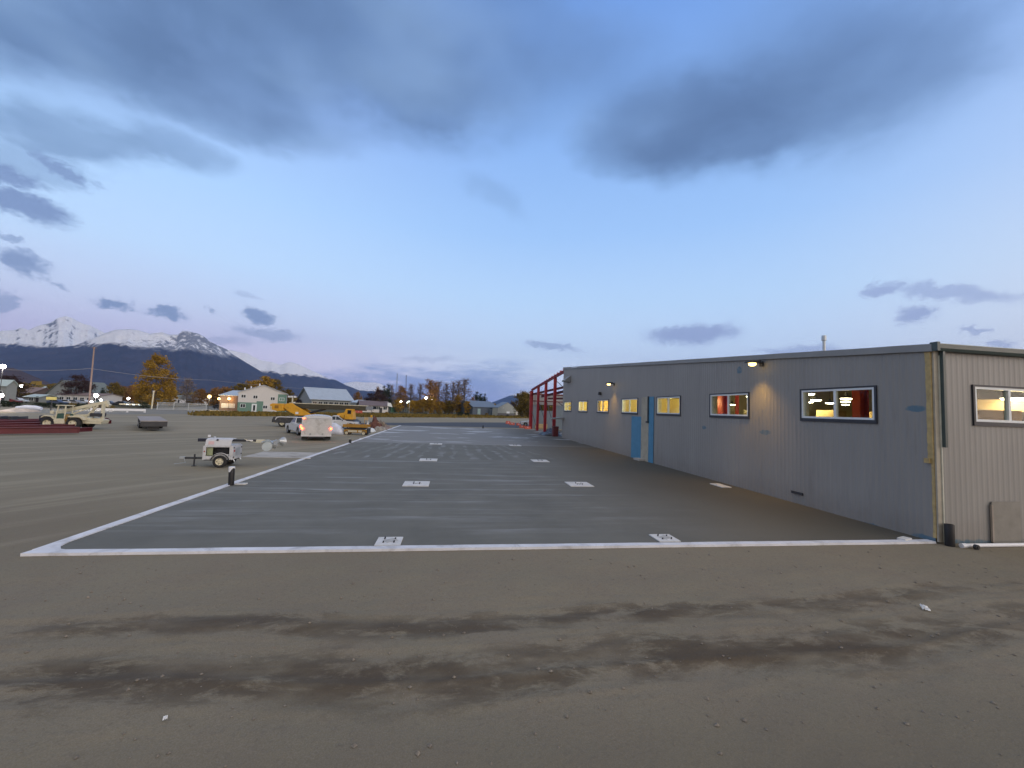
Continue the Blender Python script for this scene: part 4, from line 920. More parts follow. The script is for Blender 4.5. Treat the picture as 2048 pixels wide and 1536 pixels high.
def box_trailer():
    pl, pr = g(604, 882), g(659, 882); c = (pl+pr)/2
    t = thing('box_trailer', 'white enclosed box trailer seen from behind with red lamps glowing', 'trailer', (c.x, c.y, 0), R(106.5))
    w = 1.24; L = 4.2; z0, z1 = .42, 2.22
    prof = [(-w, z0), (w, z0), (w, z1-.12)]+[(w*math.cos(a), z1-.12+.2*math.sin(a)) for a in [R(v) for v in range(15, 166, 15)]]+[(-w, z1-.12)]
    rings = [[(x, p[0]*s, p[1]) for p in prof] for x, s in ((0, 1), (L-.5, 1), (L, .9))]
    MB().loft(rings).build('body', M_WHITE, t)
    MB().box((-.025, 0, 1.24), (.05, 2*w-.2, 1.5)).build('rear_door', mat('dented_white', (.55, .545, .53), .42, var=.12, scale=2.2, dirt=(.24, .22, .19), dirt_amt=.7, bump=.9, bscale=2.0), t)
    fr = MB(); fr.box((-.03, w-.05, 1.26), (.07, .1, 1.72)); fr.box((-.03, -w+.05, 1.26), (.07, .1, 1.72)); fr.box((-.03, 0, 2.08), (.07, 2*w-.2, .09)); fr.box((-.04, 0, .46), (.1, 2*w, .1)); fr.build('door_frame', M_WHITE, t, bevel=.008)
    for y, z, s in ((w-.06, 1.12, .15), (-w+.06, 1.12, .15)): MB().lathe([(.11, 0), (.11, -.05), (.001, -.07)], 12, 'X', (-.06, y, z)).build('tail_lamp', M_RED_LAMP, t, smooth=True)
    MB().box((-.07, w-.16, 2.04), (.04, .2, .08)).build('marker_lamp', M_RED_LAMP, t)
    for y in (.5, -.5): MB().box((-.06, y, .62), (.04, .12, .16)).build('latch', M_STEEL, t)
    MB().box((L/2, 0, .38), (L, 1.6, .1)).build('chassis', M_DARK, t)
    MB().bar((L, .5, .4), (L+.8, 0, .45), .08, .1).build('tongue', M_DARK, t); MB().bar((L, -.5, .4), (L+.8, 0, .45), .08, .1).build('tongue', M_DARK, t)
    for x in (1.5, 2.35):
        for s in (-1, 1): wheel(t, x, s*(w-.14), .34, .34, .22, M_WHITE2, s)
    for x in (.25,):
        for s in (-1, 1): MB().box((x, s*(w-.3), .26), (.02, .5, .34)).build('mud_flap', M_BLACK, t)
box_trailer()

def crane():
    p = g(566, 854); q = g(692, 857)
    d = (q-p); ang = math.atan2(d.y, d.x)
    t = thing('mobile_crane', 'yellow mobile crane with its long boom lowered, parked behind the box trailer', 'crane', (p.x, p.y+1.2, 0), math.atan2(-1.5, 12))
    W = 1.25
    c = MB(); c.prism([(-1.1, .55), (9.5, .55), (9.8, 1.0), (9.2, 1.35), (-1.2, 1.35), (-1.35, 1.0)], -W, W, 'XZ'); c.build('carrier', mat('crane_dark', (.05, .05, .055), .6, dirt=(.2, .17, .13)), t, bevel=.03)
    for x in (0, 1.45, 5.6, 7.1):
        for s in (-1, 1): wheel(t, x, s*(W-.2), .55, .55, .36, M_CREAM, s)
    for s in (-1, 1):
        f = MB(); f.prism([(-.95, .95), (-.8, 1.32), (-.5, 1.42), (2.3, 1.42), (2.5, 1.36), (2.5, 1.3), (-.4, 1.3), (-.68, 1.2), (-.85, .95)], s*W-.3*s, s*W+.06*s, 'XZ'); f.build('fender', M_WHITE, t)
    MB().box((-1.35, 0, .8), (.14, 2.3, .4)).build('outrigger_box', M_DARK, t)
    # upper works
    MB().lathe([(.9, 1.35), (.9, 1.6), (.8, 1.62)], 20, 'Z', (2.4, 0, 0)).build('slew_ring', M_DARK, t, smooth=True)
    MB().prism([(-1.9, 2.35), (-1.95, 3.0), (-1.6, 3.15), (-.2, 3.15), (-.1, 2.2), (-.9, 2.1)], -1.0, 1.0, 'XZ').build('counterweight', M_YELLOW, t, bevel=.04)
    MB().box((-1.0, -1.03, 2.7), (.5, .05, .4)).build('engine_grille', mat('ochre_grille', (.3, .15, .02), .6), t)
    MB().box((-1.75, -1.03, 2.5), (.2, .06, .5)).build('step_plate', M_CREAM, t)
    for s in (-1, 1): MB().prism([(.2, 3.2), (.9, 3.3), (1.5, 2.9), (3.3, 2.0), (3.9, 1.62), (1.6, 1.62), (.4, 2.2), (-.2, 2.7)], s*.75-.08, s*.75+.08, 'XZ').build('boom_bracket', M_YELLOW, t, bevel=.03)
    MB().box((1.7, -.85, 1.95), (.4, .03, .3)).build('decal_plate', M_WHITE2, t)
    MB().bar((.3, 0, 2.95), (10.8, 0, 2.93), .62, .72).build('boom_section', mat('boom_olive', (.06, .052, .03), .6, var=.3), t, bevel=.02)
    MB().bar((.3, 0, 3.285), (11.0, 0, 3.265), .66, .09).build('boom_top_plate', M_CREAM, t)
    MB().bar((1.2, -.0, 2.60), (5.8, -.0, 2.60), .5, .06).build('boom_wear_strip', M_YELLOW, t)
    MB().bar((10.6, 0, 2.95), (11.6, 0, 2.93), .5, .5).build('boom_tip', M_STEEL, t, bevel=.02)
    MB().lathe([(.28, -.08), (.28, .08)], 14, 'Y', (11.6, 0, 2.85)).build('sheave', M_DARK, t, smooth=True)
    MB().tube([(2.6, 0, 1.9), (5.2, 0, 2.62)], .14, 12).build('lift_cylinder', M_DARK, t, smooth=True)
    MB().tube([(11.6, -.1, 2.7), (11.6, -.1, 2.0)], .03, 6).build('hoist_rope', M_DARK, t); MB().box((11.6, -.1, 1.85), (.24, .2, .35)).build('hook_block', M_YELLOW, t, bevel=.03)
    # driving cab at the far end
    cb = MB(); cb.prism([(7.3, 1.35), (9.5, 1.35), (9.45, 1.9), (9.3, 2.75), (8.45, 2.75), (8.25, 2.25), (7.3, 2.05)], -W, -.1, 'XZ'); cb.build('cab', M_YELLOW, t, bevel=.04)
    MB().box((8.95, -W-.01, 2.35), (.5, .03, .5)).build('cab_window', M_GLASSDK, t)
    MB().box((8.3, -W-.012, 1.7), (.06, .02, .5)).build('cab_handle', M_DARK, t)
crane()

def scissor_lift():
    a, b = g(694, 870), g(728, 870)
    t = thing('scissor_lift', 'small yellow scissor lift folded down beside the slab, cream wheels', 'scissor lift', ((a.x+b.x)/2, (a.y+b.y)/2+.5, 0), -.12)
    MB().box((0, 0, .42), (2.5, 1.05, .34)).build('chassis', M_YELLOW2, t, bevel=.03)
    for x in (-.95, .95):
        for s in (-1, 1): wheel(t, x, s*.48, .23, .23, .16, M_CREAM, s, rr=.78)
    MB().box((-.3, -.54, .42), (1.0, .03, .22)).build('battery_door', M_CREAM, t); MB().box((.55, -.54, .42), (.4, .03, .22)).build('battery_door', M_CREAM, t)
    mb = MB()
    for k in range(3):
        for s in (-1, 1): mb.bar((-1.05, s*.42, .64+.06*k), (1.05, s*.42, .68+.06*k), .06, .05)
    mb.build('scissor_stack', M_DARK, t)
    MB().box((-.05, 0, .9), (2.75, 1.1, .1)).build('platform', M_YELLOW2, t)
    MB().box((-.05, -.54, 1.02), (2.7, .04, .3)).build('kick_rail', M_YELLOW2, t); MB().box((-.05, .54, 1.02), (2.7, .04, .3)).build('kick_rail', M_YELLOW2, t)
    for x in (-1.3, -.5, .4, 1.25):
        MB().cyl((x, .5, 1.0), (x, .5, 1.28), .025, 6).build('rail_post', M_YELLOW2, t)
    MB().tube([(.95, -.45, 1.05), (.95, -.45, 1.75), (1.25, -.45, 1.75), (1.25, -.45, 1.05)], .025, 6).build('gate_rail', M_YELLOW2, t)
    MB().box((1.12, -.4, 1.86), (.42, .16, .3)).build('control_box', M_TAN, t)
    MB().box((1.33, 0, .5), (.16, .9, .6)).build('ladder', M_DARK, t)
M_YELLOW2 = mat('ochre_paint', (.42, .22, .03), .55, var=.2, dirt=(.16, .1, .04), dirt_amt=.6)
scissor_lift()

# clutter beside the slab
M_BAG = mat('white_sheeting', (.66, .7, .8), .45, var=.1, bump=.4, bscale=5)
p = g(670, 869); t = thing('sheeted_pile', 'pale blue-white sheeted pile standing beside the box trailer', 'sheeted pile', (p.x+.1, p.y+.7, 0), .2)
mb = MB(); rings = []
for z, w, d, x in ((0, 1.0, .7, 0), (.4, .9, .62, -.06), (.8, .6, .5, -.2), (1.1, .34, .3, -.38), (1.25, .16, .16, -.5)):
    rings.append([(x+w*math.cos(a)*(1+.12*math.sin(5*a+z*4)), d*math.sin(a)*(1+.12*math.sin(4*a)), z) for a in [2*math.pi*k/18 for k in range(18)]])
mb.loft(rings); mb.build('sheet_cover', M_BAG, t, smooth='all')
mb = MB(); mb.tube([(-.9, -.5, .1), (-.85, -.55, .9), (-.5, -.55, 1.5), (-.1, -.5, 1.6)], .03, 6); mb.build('hoop', M_WHITE2, t)
p = g(738, 864); heap('white_bag', 'white plastic bag slumped by the end of the yellow lift', 'bag', (p.x, p.y+.5, 0), (1.5, 1.0, .55), mat('bag_white', (.72, .76, .78), .5, bump=.4, bscale=6), 12)
p = g(733, 859); heap('white_bag', 'narrow upright white sheet bundle tight against the yellow lift', 'bag', (p.x, p.y+.5, 0), (.5, .6, 1.0), mat('bag_white', (.72, .76, .78), .5), 13)
for k, (px, py, dims, col, lab) in enumerate([(748, 858, (2.0, 1.8, 1.2), (.14, .06, .045), 'rust-brown scrap heap behind the white bag'), (762, 857, (1.8, 1.6, .9), (.24, .19, .14), 'tan heap of lumber scraps right of the rusty heap'),
                                           (757, 861, (2.2, 1.4, .45), (.3, .28, .25), 'low grey rubble heap nearest the slab'), (772, 858, (1.6, 1.2, .4), (.26, .2, .18), 'small brown rubble heap where the slab edge ends')]):
    p = g(px, py); o = heap('debris_heap', lab, 'debris', (p.x, p.y+.6, 0), dims, mat('debris_%d' % k, col, .9, var=.5, scale=3, bump=1, bscale=4), 20+k, 14, .6, 'debris heaps by the slab')
    mb = MB()
    for j in range(9):
        a = random.uniform(0, 6.28); r_ = random.uniform(.1, .5)*dims[0]; s = random.uniform(.3, .9)
        c = Vector((math.cos(a)*r_*.7, math.sin(a)*r_*.7, dims[2]*random.uniform(.2, .75)))
        dv = Vector((random.uniform(-1, 1), random.uniform(-1, 1), random.uniform(-.1, .5))).normalized()*s
        mb.bar(c-dv*.5, c+dv*.5, .1, .04)
    mb.build('lumber_scrap', M_WOOD if k % 2 else M_TAN, o)
p = g(712, 838); t = thing('steel_skid', 'rusty low steel skid between the pickup and the yellow lift', 'skid', (p.x-1.5, p.y-14, 0), .1); mb = MB(); mb.box((0, 0, .45), (2.6, 1.2, .1)); mb.box((-.9, 0, .2), (.15, 1.2, .4)); mb.box((.9, 0, .2), (.15, 1.2, .4)); mb.build('skid_frame', M_MAROON, t)

# telehandler
def telehandler():
    a, b = g(93, 858), g(144, 859)
    d = b-a; t = thing('telehandler', 'cream telehandler with boom raised to the right, parked among maroon beams', 'telehandler', ((a.x+b.x)/2, (a.y+b.y)/2+.9, 0), math.atan2(d.y, d.x))
    L = d.length/2; r = .56; W = 1.05
    for x, rr_ in ((-L, r), (L, r*1.02)):
        for s in (-1, 1): wheel(t, x, s*(W-.2), rr_, rr_, .42, M_CREAM, s)
    MB().prism([(-L-.5, .62), (L+1.9, .55), (L+2.0, .95), (L+1.1, 1.15), (L+.2, 1.2), (-.4, 1.2), (-L+.35, 1.0), (-L-.55, 1.0)], -.55, .55, 'XZ').build('chassis', M_CREAM, t, bevel=.04)
    MB().box((-L-.7, 0, 1.0), (.7, 1.0, .5)).build('fork_carriage', mat('navy_iron', (.02, .02, .04), .6), t, bevel=.03)
    for s in (-.35, .35): MB().box((-L-1.3, s, .35), (1.3, .12, .05)).build('fork', M_DARK, t)
    MB().lathe([(.001, .0), (.16, .02), (.16, .12), (.001, .14)], 14, 'Y', (-L+.1, -W+.25, 1.62)).build('work_lamp', M_CREAM, t, smooth=True)
    for s in (-1, 1): MB().prism([(-L-.55, 1.12), (-L-.3, 1.34), (-L+.3, 1.3), (-L+.5, 1.0), (-L+.42, .98), (-L+.2, 1.2), (-L-.3, 1.24), (-L-.5, 1.08)], s*(W-.42), s*W, 'XZ').build('fender', M_CREAM, t)
    for s in (-1, 1): MB().prism([(L-.75, 1.0), (L-.5, 1.32), (L+.5, 1.32), (L+.9, .95), (L+.8, .93), (L+.45, 1.2), (L-.45, 1.2), (L-.65, .98)], s*(W-.42), s*W, 'XZ').build('fender', M_CREAM, t)
    # open cab
    cx0, cx1 = -L+.45, L-.65; y0, y1 = -W+.02, -.15
    MB().box(((cx0+cx1)/2, (y0+y1)/2, .78), (cx1-cx0, y1-y0, .5)).build('cab_tub', M_CREAM, t, bevel=.03)
    MB().box((cx0+.55, (y0+y1)/2, 1.25), (.9, .7, .5)).build('dashboard', mat('green_seat', (.04, .1, .08), .6), t)
    MB().prism([(cx0+.85, .95), (cx1+.1, 1.45), (cx1+.35, 1.45), (cx1+.0, .8), (cx0+.95, .75)], y0-.02, y0+.1, 'XZ').build('rust_panel', mat('rusty_tan', (.38, .24, .08), .7, var=.3), t)
    for x in (cx0+.1, cx1-.05):
        for y in (y0+.05, y1): MB().bar((x, y, .9), (x+(.18 if x < 0 else 0), y, 2.28), .08, .08).build('cab_post', M_CREAM, t)
    MB().box(((cx0+cx1)/2+.1, (y0+y1)/2, 2.3), (cx1-cx0, y1-y0+.1, .08)).build('cab_roof', M_CREAM, t, bevel=.02)
    # boom with lift ram and rear tower
    MB().bar((-L-.2, .25, 1.55), (L+1.9, .25, 2.78), .34, .3).build('boom', M_CREAM, t, bevel=.02)
    MB().bar((L+1.5, .25, 2.72), (L+2.05, .25, 2.35), .3, .3).build('boom_head', M_CREAM, t)
    MB().bar((L+1.75, -.1, .95), (L+1.75, -.1, 2.55), .16, .3).build('tower_post', M_CREAM, t); MB().bar((L+.95, -.1, 1.1), (L+.95, -.1, 2.3), .1, .12).build('tower_post', M_CREAM, t)
    MB().bar((L+.4, -.1, 1.2), (L+1.3, -.1, 2.35), .12, .14).build('lift_ram', M_CREAM, t)
    MB().bar((cx1-.05, y1, 1.35), (L+.5, y1, 1.4), .1, .12).build('side_rail', M_CREAM, t); MB().bar((cx1, -.3, 1.45), (L+.9, -.3, 2.2), .09, .1).build('brace', M_CREAM, t)
    MB().box((L+1.4, -.15, 1.45), (.8, .9, .34)).build('engine_box', M_DARK, t)
    MB().box((L+1.5, -.45, .95), (1.2, .3, .34)).build('counterweight', M_CREAM, t, bevel=.03)
telehandler()

def flatbed():
    a = (g(288, 842, 1.05)+g(329, 841.5, 1.05))/2; b = (g(268, 831.2, 1.05)+g(321, 831, 1.05))/2
    d = b-a; Ld = min(d.length, 12); ang = math.atan2(d.y, d.x)
    w = (g(329, 841.5, 1.05)-g(288, 842, 1.05)).length/2
    w *= 1.18
    t = thing('flatbed_trailer', 'dark flatbed trailer with a bare grey plank deck', 'flatbed trailer', (a.x, a.y, 0), ang)
    MB().box((Ld/2, 0, 1.02), (Ld, 2*w, .08)).build('deck', mat('grey_planks', (.33, .30, .28), .85, var=.2, scale=1.5), t)
    MB().box((Ld/2, 0, .8), (Ld-.1, 2*w-.2, .34)).build('frame_rail', M_DARK, t)
    MB().box((.15, 0, .72), (.3, 2*w-.05, .5)).build('headboard', M_DARK, t, bevel=.02)
    MB().box((1.2, 0, .4), (1.2, .9, .5)).build('landing_gear', M_DARK, t)
    for x in (Ld*.45, Ld*.6, Ld*.78):
        for s in (-1, 1): wheel(t, x, s*(w-.2), .45, .45, .3, M_WHITE2, s)
flatbed()

# stacks of maroon beams on the dirt
def beam(a, b, lab, w=.34, h=.5, z=None):
    a, b = Vector(a), Vector(b); c = (a+b)/2; d = b-a
    t = thing('steel_beam', lab, 'steel beam', (c.x, c.y, 0), math.atan2(d.y, d.x), 'maroon steel beams laid out on the dirt')
    L = d.length/2; mb = MB(); zz = h/2+(z or 0); mb.ibeam((-L, 0, zz), (L, 0, zz), w, h, .05); mb.build('i_section', M_MAROON, t)
    mb = MB()
    for x in (-L+.02, L-.02): mb.box((x, 0, zz), (.04, w*1.1, h*1.04))
    mb.build('end_plate', M_MAROON, t)
GL = 'maroon I-beam lying among the others left of the cream telehandler'
for k in range(6):
    a, b = g(-60+6*k, 871-2.6*k), g(158-5*k, 868-3.2*k); beam(a, b, 'maroon I-beam in the front pile, left of and before the cream telehandler', z=.0 if k % 2 else .1)
for k in range(3):
    a, b = g(-30, 855-2*k), g(95, 852-2*k); beam(a, b, 'maroon I-beam in the pile behind the front one, left of the telehandler', h=.5, z=.1)
for k in range(3):
    a, b = g(176, 849-2.2*k), g(219-3*k, 847-2.2*k); beam(a, b, 'short maroon beam right of the cream telehandler', h=.42)
a, b = g(120, 866), g(180, 862); beam(a, b, 'dark-ended maroon beam under the telehandler rear', h=.35)
p = g(15, 849); t = thing('timber_cribbing', 'dark timber blocking on the left beams', 'timber', (p.x, p.y, .5), .2); mb = MB(); [mb.box((x, 0, .12+.16*k), (.2, 2.2, .14)) for k in range(2) for x in (-.8, 0, .8)]; mb.build('timber_blocks', M_DARK, t)

# orange safety markers
def barrier(px, py, lab, w=1.6, h=.9, rz=0.0):
    p = g(px, py); t = thing('safety_barrier', lab, 'barrier', (p.x, p.y, 0), rz, 'orange safety barriers')
    mb = MB(); mb.prism([(-.35, 0), (.35, 0), (.28, .18), (.1, .4), (.08, h), (-.08, h), (-.1, .4), (-.28, .18)], -w/2, w/2, 'YZ'); 
    o = mb.build('barrier_body', M_ORANGE, t, bevel=.02)
    MB().box((0, -.12, h*.62), (.2, .14, .1)).build('reflective_strip', M_WHITE2, t)
barrier(1016, 848, 'left end orange barrier beyond the slab, nose toward the open dirt', 1.1, .7, .3)
barrier(1024, 850, 'second orange barrier from the left on the asphalt', 1.2, .55, -.1)
barrier(1037, 851, 'orange barrier in front of the pale pickup nose', 1.0, .55, .2)
barrier(1044, 856, 'orange barrier in front of the pale pickup wheel', 1.1, .5, 0)
barrier(1055, 858, 'orange barrier nearest the red corner post', 1.2, .5, .1)
p = g(717, 829); barrier(717, 829, 'lone orange barrier on the grass edge before the low white house', 2.4, 1.5, .1)
# ------------------------------------------------------------------ town beyond the yard
M_METROOF = mat('pale_metal_roof', (.48, .53, .56), .4, .2, var=.1, scale=.5)
M_CREAMWALL = mat('off_white_cladding', (.62, .60, .57), .6, var=.06)
M_GREENWALL = mat('sage_cladding', (.13, .24, .19), .6, var=.08)
M_GREYWALL = mat('grey_cladding', (.27, .29, .28), .6, var=.08)
M_SLATE = mat('slate_cladding', (.095, .12, .155), .6, var=.12)
M_BROWNWALL = mat('brown_cladding', (.17, .12, .1), .7, var=.15)
def facade_window(par, P, ex, n, s, z, w, h, m=None, frame=True):
    """window on the facade that runs from P along ex with outward normal n; centre at distance s, height z"""
    c = P+ex*s+Vector((0, 0, z)); rot = Matrix((ex, n, Vector((0, 0, 1)))).transposed()
    o = MB()
    for dx, dz, ww, hh in ((0, h/2, w, .1), (0, -h/2, w, .1), (w/2, 0, .1, h), (-w/2, 0, .1, h), (0, 0, .09, h)): o.box(c+ex*dx+Vector((0, 0, dz))+n*.04, (ww, .1, hh), rot)
    o = o.build('window', M_VINYL, par)
    MB().box(c+n*.015, (w, .05, h), rot).build('pane', m or M_GLASSDK, o)
    return o
def hall(name, lab, cat, A, B, depth, eave, ridge, mw, mr, ridge_along='depth', over=.35, ms=None):
    """A, B: the two ground corners of the side facing us; returns thing and frame vectors"""
    A, B = Vector((A.x, A.y, 0)), Vector((B.x, B.y, 0)); ex = (B-A); W = ex.length; ex.normalize(); n = Vector((ex.y, -ex.x, 0))
    if n.dot(A) > 0: n = -n
    t = thing(name, lab, cat, ((A+B)/2)); O = (A+B)/2
    P = lambda s, d, z: A-O+ex*s-n*d+Vector((0, 0, z))
    if ridge_along == 'depth':
        pr = [(0, 0), (W, 0), (W, eave), (W/2, ridge), (0, eave)]
        MB().loft([[P(s, d, z) for s, z in pr] for d in (0, depth)]).build('wall', mw, t)
        k = (ridge-eave)/(W/2)
        for a, b in ((-over, W/2), (W/2, W+over)):
            za = lambda s: ridge-abs(s-W/2)*k+.03
            MB().loft([[P(s, d, za(s)+dz) for s, dz in ((a, 0), (b, 0), (b, .14), (a, .14))] for d in (-over, depth+over)]).build('roof', mr, t)
    else:
        pr = [(0, 0), (depth, 0), (depth, eave), (depth/2, ridge), (0, eave)]
        MB().loft([[P(s, d, z) for d, z in pr] for s in (0, W)]).build('wall', mw, t)
        k = (ridge-eave)/(depth/2)
        for a, b in ((-over, depth/2), (depth/2, depth+over)):
            za = lambda d: ridge-abs(d-depth/2)*k+.03
            MB().loft([[P(s, d, za(d)+dz) for d, dz in ((a, 0), (b, 0), (b, .14), (a, .14))] for s in (-over, W+over)]).build('roof', mr, t)
    return t, P, A-O, ex, n, W
# white and green two-storey hall
A, B = g(474, 823.3), g(571, 825.7)
t, P, A0, ex, n, W = hall('gable_hall', 'white and green two-storey gabled hall with a pale metal roof', 'hall', A, B, 20, 5.6, 7.9, M_CREAMWALL, M_METROOF)
def panel(par, nm, m, s0, s1, z0, z1, pr=.03): MB().loft([[P(s, -d, z) for s, z in ((s0, z0), (s1, z0), (s1, z1), (s0, z1))] for d in (.005, pr)]).build(nm, m, par)
panel(t, 'green_cladding', M_GREENWALL, 0, W*.515, .0, 2.75); panel(t, 'green_cladding', M_GREENWALL, W*.375, W*.515, 2.75, 3.2)
panel(t, 'green_cladding', M_GREENWALL, W*.815, W, 0, 5.5, .05)
panel(t, 'plinth', M_GREYWALL, W*.515, W*.815, 0, .35)
for s, z in ((.105, 4.5), (.345, 4.4), (.705, 4.1)): facade_window(t, A0, ex, n, W*s, z, 1.1, .9)
facade_window(t, A0, ex, n, W*.90, 4.0, 1.2, .9); facade_window(t, A0, ex, n, W*.105, 1.75, 1.2, 1.0); facade_window(t, A0, ex, n, W*.56, 1.55, 1.1, .9); facade_window(t, A0, ex, n, W*.70, 1.5, 1.1, .95)
d = MB(); c = A0+ex*W*.335+n*.06; rot = Matrix((ex, n, Vector((0, 0, 1)))).transposed(); d.box(c+Vector((0, 0, 1.25)), (1.25, .08, 2.3), rot); d = d.build('door', M_VINYL, t)
MB().box(c+n*.05+Vector((0, 0, 1.2)), (.5, .06, 1.6), rot).build('door_pane', M_GLASSDK, d)
for s, dd in ((.1, 3), (.22, 4), (.4, 3)): q = P(W*s, dd, 5.6+(7.9-5.6)*2*s); MB().cyl(q, q+Vector((0, 0, 1.0)), .18, 8).build('roof_vent', M_WHITE2, t)
# shaded porch wing to its left with orange lamps
C = g(438, 820.4); D_ = g(473.3, 821.7); t2, P2, A2, ex2, n2, W2 = hall('porch_wing', 'shaded low wing with two orange lamps left of the white and green hall', 'building', C, D_, 12, 4.6, 6.2, M_BROWNWALL, M_METROOF, 'along')
for s, z in ((.28, 1.5), (.5, 1.5), (.72, 1.5)): facade_window(t2, A2, ex2, n2, W2*s, z, 1.6, 1.2, mat('pale_blind', (.5, .5, .5), .6))
def street_lamp(p, z, lab, m, e, col, pole=True, arm=0.0, r=.22, group='lit lamps across the town'):
    t = thing('street_lamp', lab, 'street lamp', (p.x, p.y, 0), 0, group)
    if pole: MB().tube([(0, 0, 0), (0, 0, z+.2), (arm, 0, z+.25)] if arm else [(0, 0, 0), (0, 0, z)], .05, 6).build('lamp_post', M_DARK, t)
    MB().lathe([(.001, r), (r*.7, r*.71), (r, 0), (r*.7, -r*.71), (.001, -r)], 10, 'Z', (arm, 0, z)).build('lamp_globe', m, t, smooth=True)
    if e:
        L = bpy.data.lights.new('street_light', 'POINT'); L.energy = e; L.color = col; L.shadow_soft_size = .3
        o = bpy.data.objects.new('street_light', L); COL.objects.link(o); o.parent = t; o.location = (arm, -.6, z-.5)
M_SOD = emis('sodium_lamp', (1, .5, .13), 28)
for px, lab in ((438, 'left orange wall lamp on the shaded wing'), (458, 'right orange wall lamp on the shaded wing')):
    p = at_d(px, 797, math.hypot(C.x, C.y)-1.5 ); p = at_d(px, 797.5, math.hypot(C.x, C.y)-2.5)
    street_lamp(p, p.z, lab, M_SOD, 60, (1, .5, .15), True, 0, .3)
def far_lamp(px, py, D, lab, m=M_PINKWHITE_LAMP, r=.5, e=0, col=(1, .9, .8), arm=0.0):
    p = at_d(px, py, D); street_lamp(p, p.z, lab, m, e, col, True, arm, r)
far_lamp(6, 733, 120, 'brightest white lamp at the far left edge of the photo', r=.38, e=500)
far_lamp(2, 791, 105, 'white lamp shining beside the pale building at the left edge', r=.3, e=250)
far_lamp(192, 791, 125, 'bright pinkish lamp beside the tall wooden utility pole', r=.4, e=700)
far_lamp(202, 800, 124, 'smaller white lamp just right of the pinkish lamp', r=.22)
far_lamp(183, 803, 124, 'small lamp low beside the base of the utility pole', r=.2)
far_lamp(419, 793, 150, 'bright white and yellow lamp at the end of the white trailer box', M_WARM_LAMP, r=.5, e=700, col=(1, .85, .5))
far_lamp(42, 772, 220, 'small lone lamp among the brown trees at the left', r=.4)
far_lamp(618, 796, 300, 'small white lamp between the gabled hall and the grey barn', r=.5)
far_lamp(802, 803, 200, 'small white lamp before the trees, right of the low white house', r=.38)
far_lamp(852, 796, 210, 'white lamp upper left of the golden bush by the road', r=.5)
far_lamp(863, 799, 210, 'white lamp right of its taller neighbour by the golden bush', r=.45)
far_lamp(257, 797, 160, 'small white lamp above the parked cars left of the golden tree', r=.3)
# curved-arm lamp
p = g(818, 826); t = thing('curved_lamp', 'lit curved white lamp arm on a thin post before the tree row', 'street lamp', (p.x, p.y, 0)); z = at_y(818, 803, p.y).z
MB().cyl((0, 0, 0), (0, 0, z), .07, 8).build('lamp_post', M_GALV, t); MB().tube([(.1, 0, z), (-.3, 0, z+.1), (-.8, 0, z-.15), (-1.3, 0, z-.9)], .28, 8).build('lamp_arm', emis('tube_lamp', (.9, 1, .92), 2.2), t, smooth=True)
# double-headed light mast near the hall
p = g(583, 826); t = thing('flood_mast', 'pale pole with two floodlight heads right of the gabled hall', 'flood mast', (p.x, p.y, 0)); z = at_y(583, 794, p.y).z
MB().cyl((0, 0, 0), (0, 0, z), .2, 10).build('mast', M_CREAM, t)
for k in (-1.0, -.2, .7): MB().box((k, 0, z+.1), (.6, .5, .5)).build('flood_head', M_WHITE2, t)
MB().box((.6, 0, z-1.6), (.5, .3, .3)).build('flood_head', M_WHITE2, t)
# long grey barn with a pale roof
A, B = g(622, 816.2), g(703, 818.5)
t, P, A0, ex, n, W = hall('long_barn', 'long grey barn with a broad pale metal roof beyond the crane', 'barn', A, B, 34, 5.6, 12.6, M_GREYWALL, M_METROOF, 'along', 1.2)
for k in range(7): facade_window(t, A0, ex, n, W*(.08+.13*k), 3.2, 2.2, 1.6)
A, B = g(700, 820), g(727, 821.5); t, P, A0, ex, n, W = hall('barn_annex', 'pale lean-to with a whitish roof at the right end of the grey barn', 'annex', A, B, 8, 4.2, 5.6, M_GREYWALL, M_METROOF, 'along')
facade_window(t, A0, ex, n, W*.4, 2.0, 2, 1.2)
# low white house under the dark trees
A, B = g(722, 824), g(776, 825.5)
t, P, A0, ex, n, W = hall('low_house', 'low whitish house with dark windows under the dark trees', 'house', A, B, 9, 3.2, 5.0, M_CREAMWALL, mat('mauve_roof', (.16, .13, .14), .8, var=.2), 'along', .8)
for s, w in ((.12, 2), (.42, 4.4), (.62, 1.5), (.88, 1.6)): facade_window(t, A0, ex, n, W*s, 2.0, w, 1.4)
d = MB().box(A0+ex*W*.72+n*.06+Vector((0, 0, 1.05)), (1.2, .1, 2.1), Matrix((ex, n, Vector((0, 0, 1)))).transposed()).build('door', M_DARK, t)
MB().loft([[P(s, dd, z) for s, z in ((W-.6, 3.0), (W+1.6, 2.6), (W+.9, 4.4), (W-.6, 4.6))] for dd in (-.9, -.7)]).build('gable_end', M_VINYL, t)
p, q = g(781, 824.6), g(796, 824.8); t = thing('green_fence', 'green board fence right of the low white house', 'fence', ((p+q)/2)); d = q-p; MB().box((0, 0, 1.2), (d.length, .1, 2.4), Matrix.Rotation(math.atan2(d.y, d.x), 3, 'Z')).build('boards', mat('green_boards', (.06, .15, .1), .7), t)
for k in (-1, 0, 1): MB().box((k*d.length/2.1, -.1, 1.25), (.14, .14, 2.5)).build('fence_post', mat('green_boards', (.06, .15, .1), .7), t)
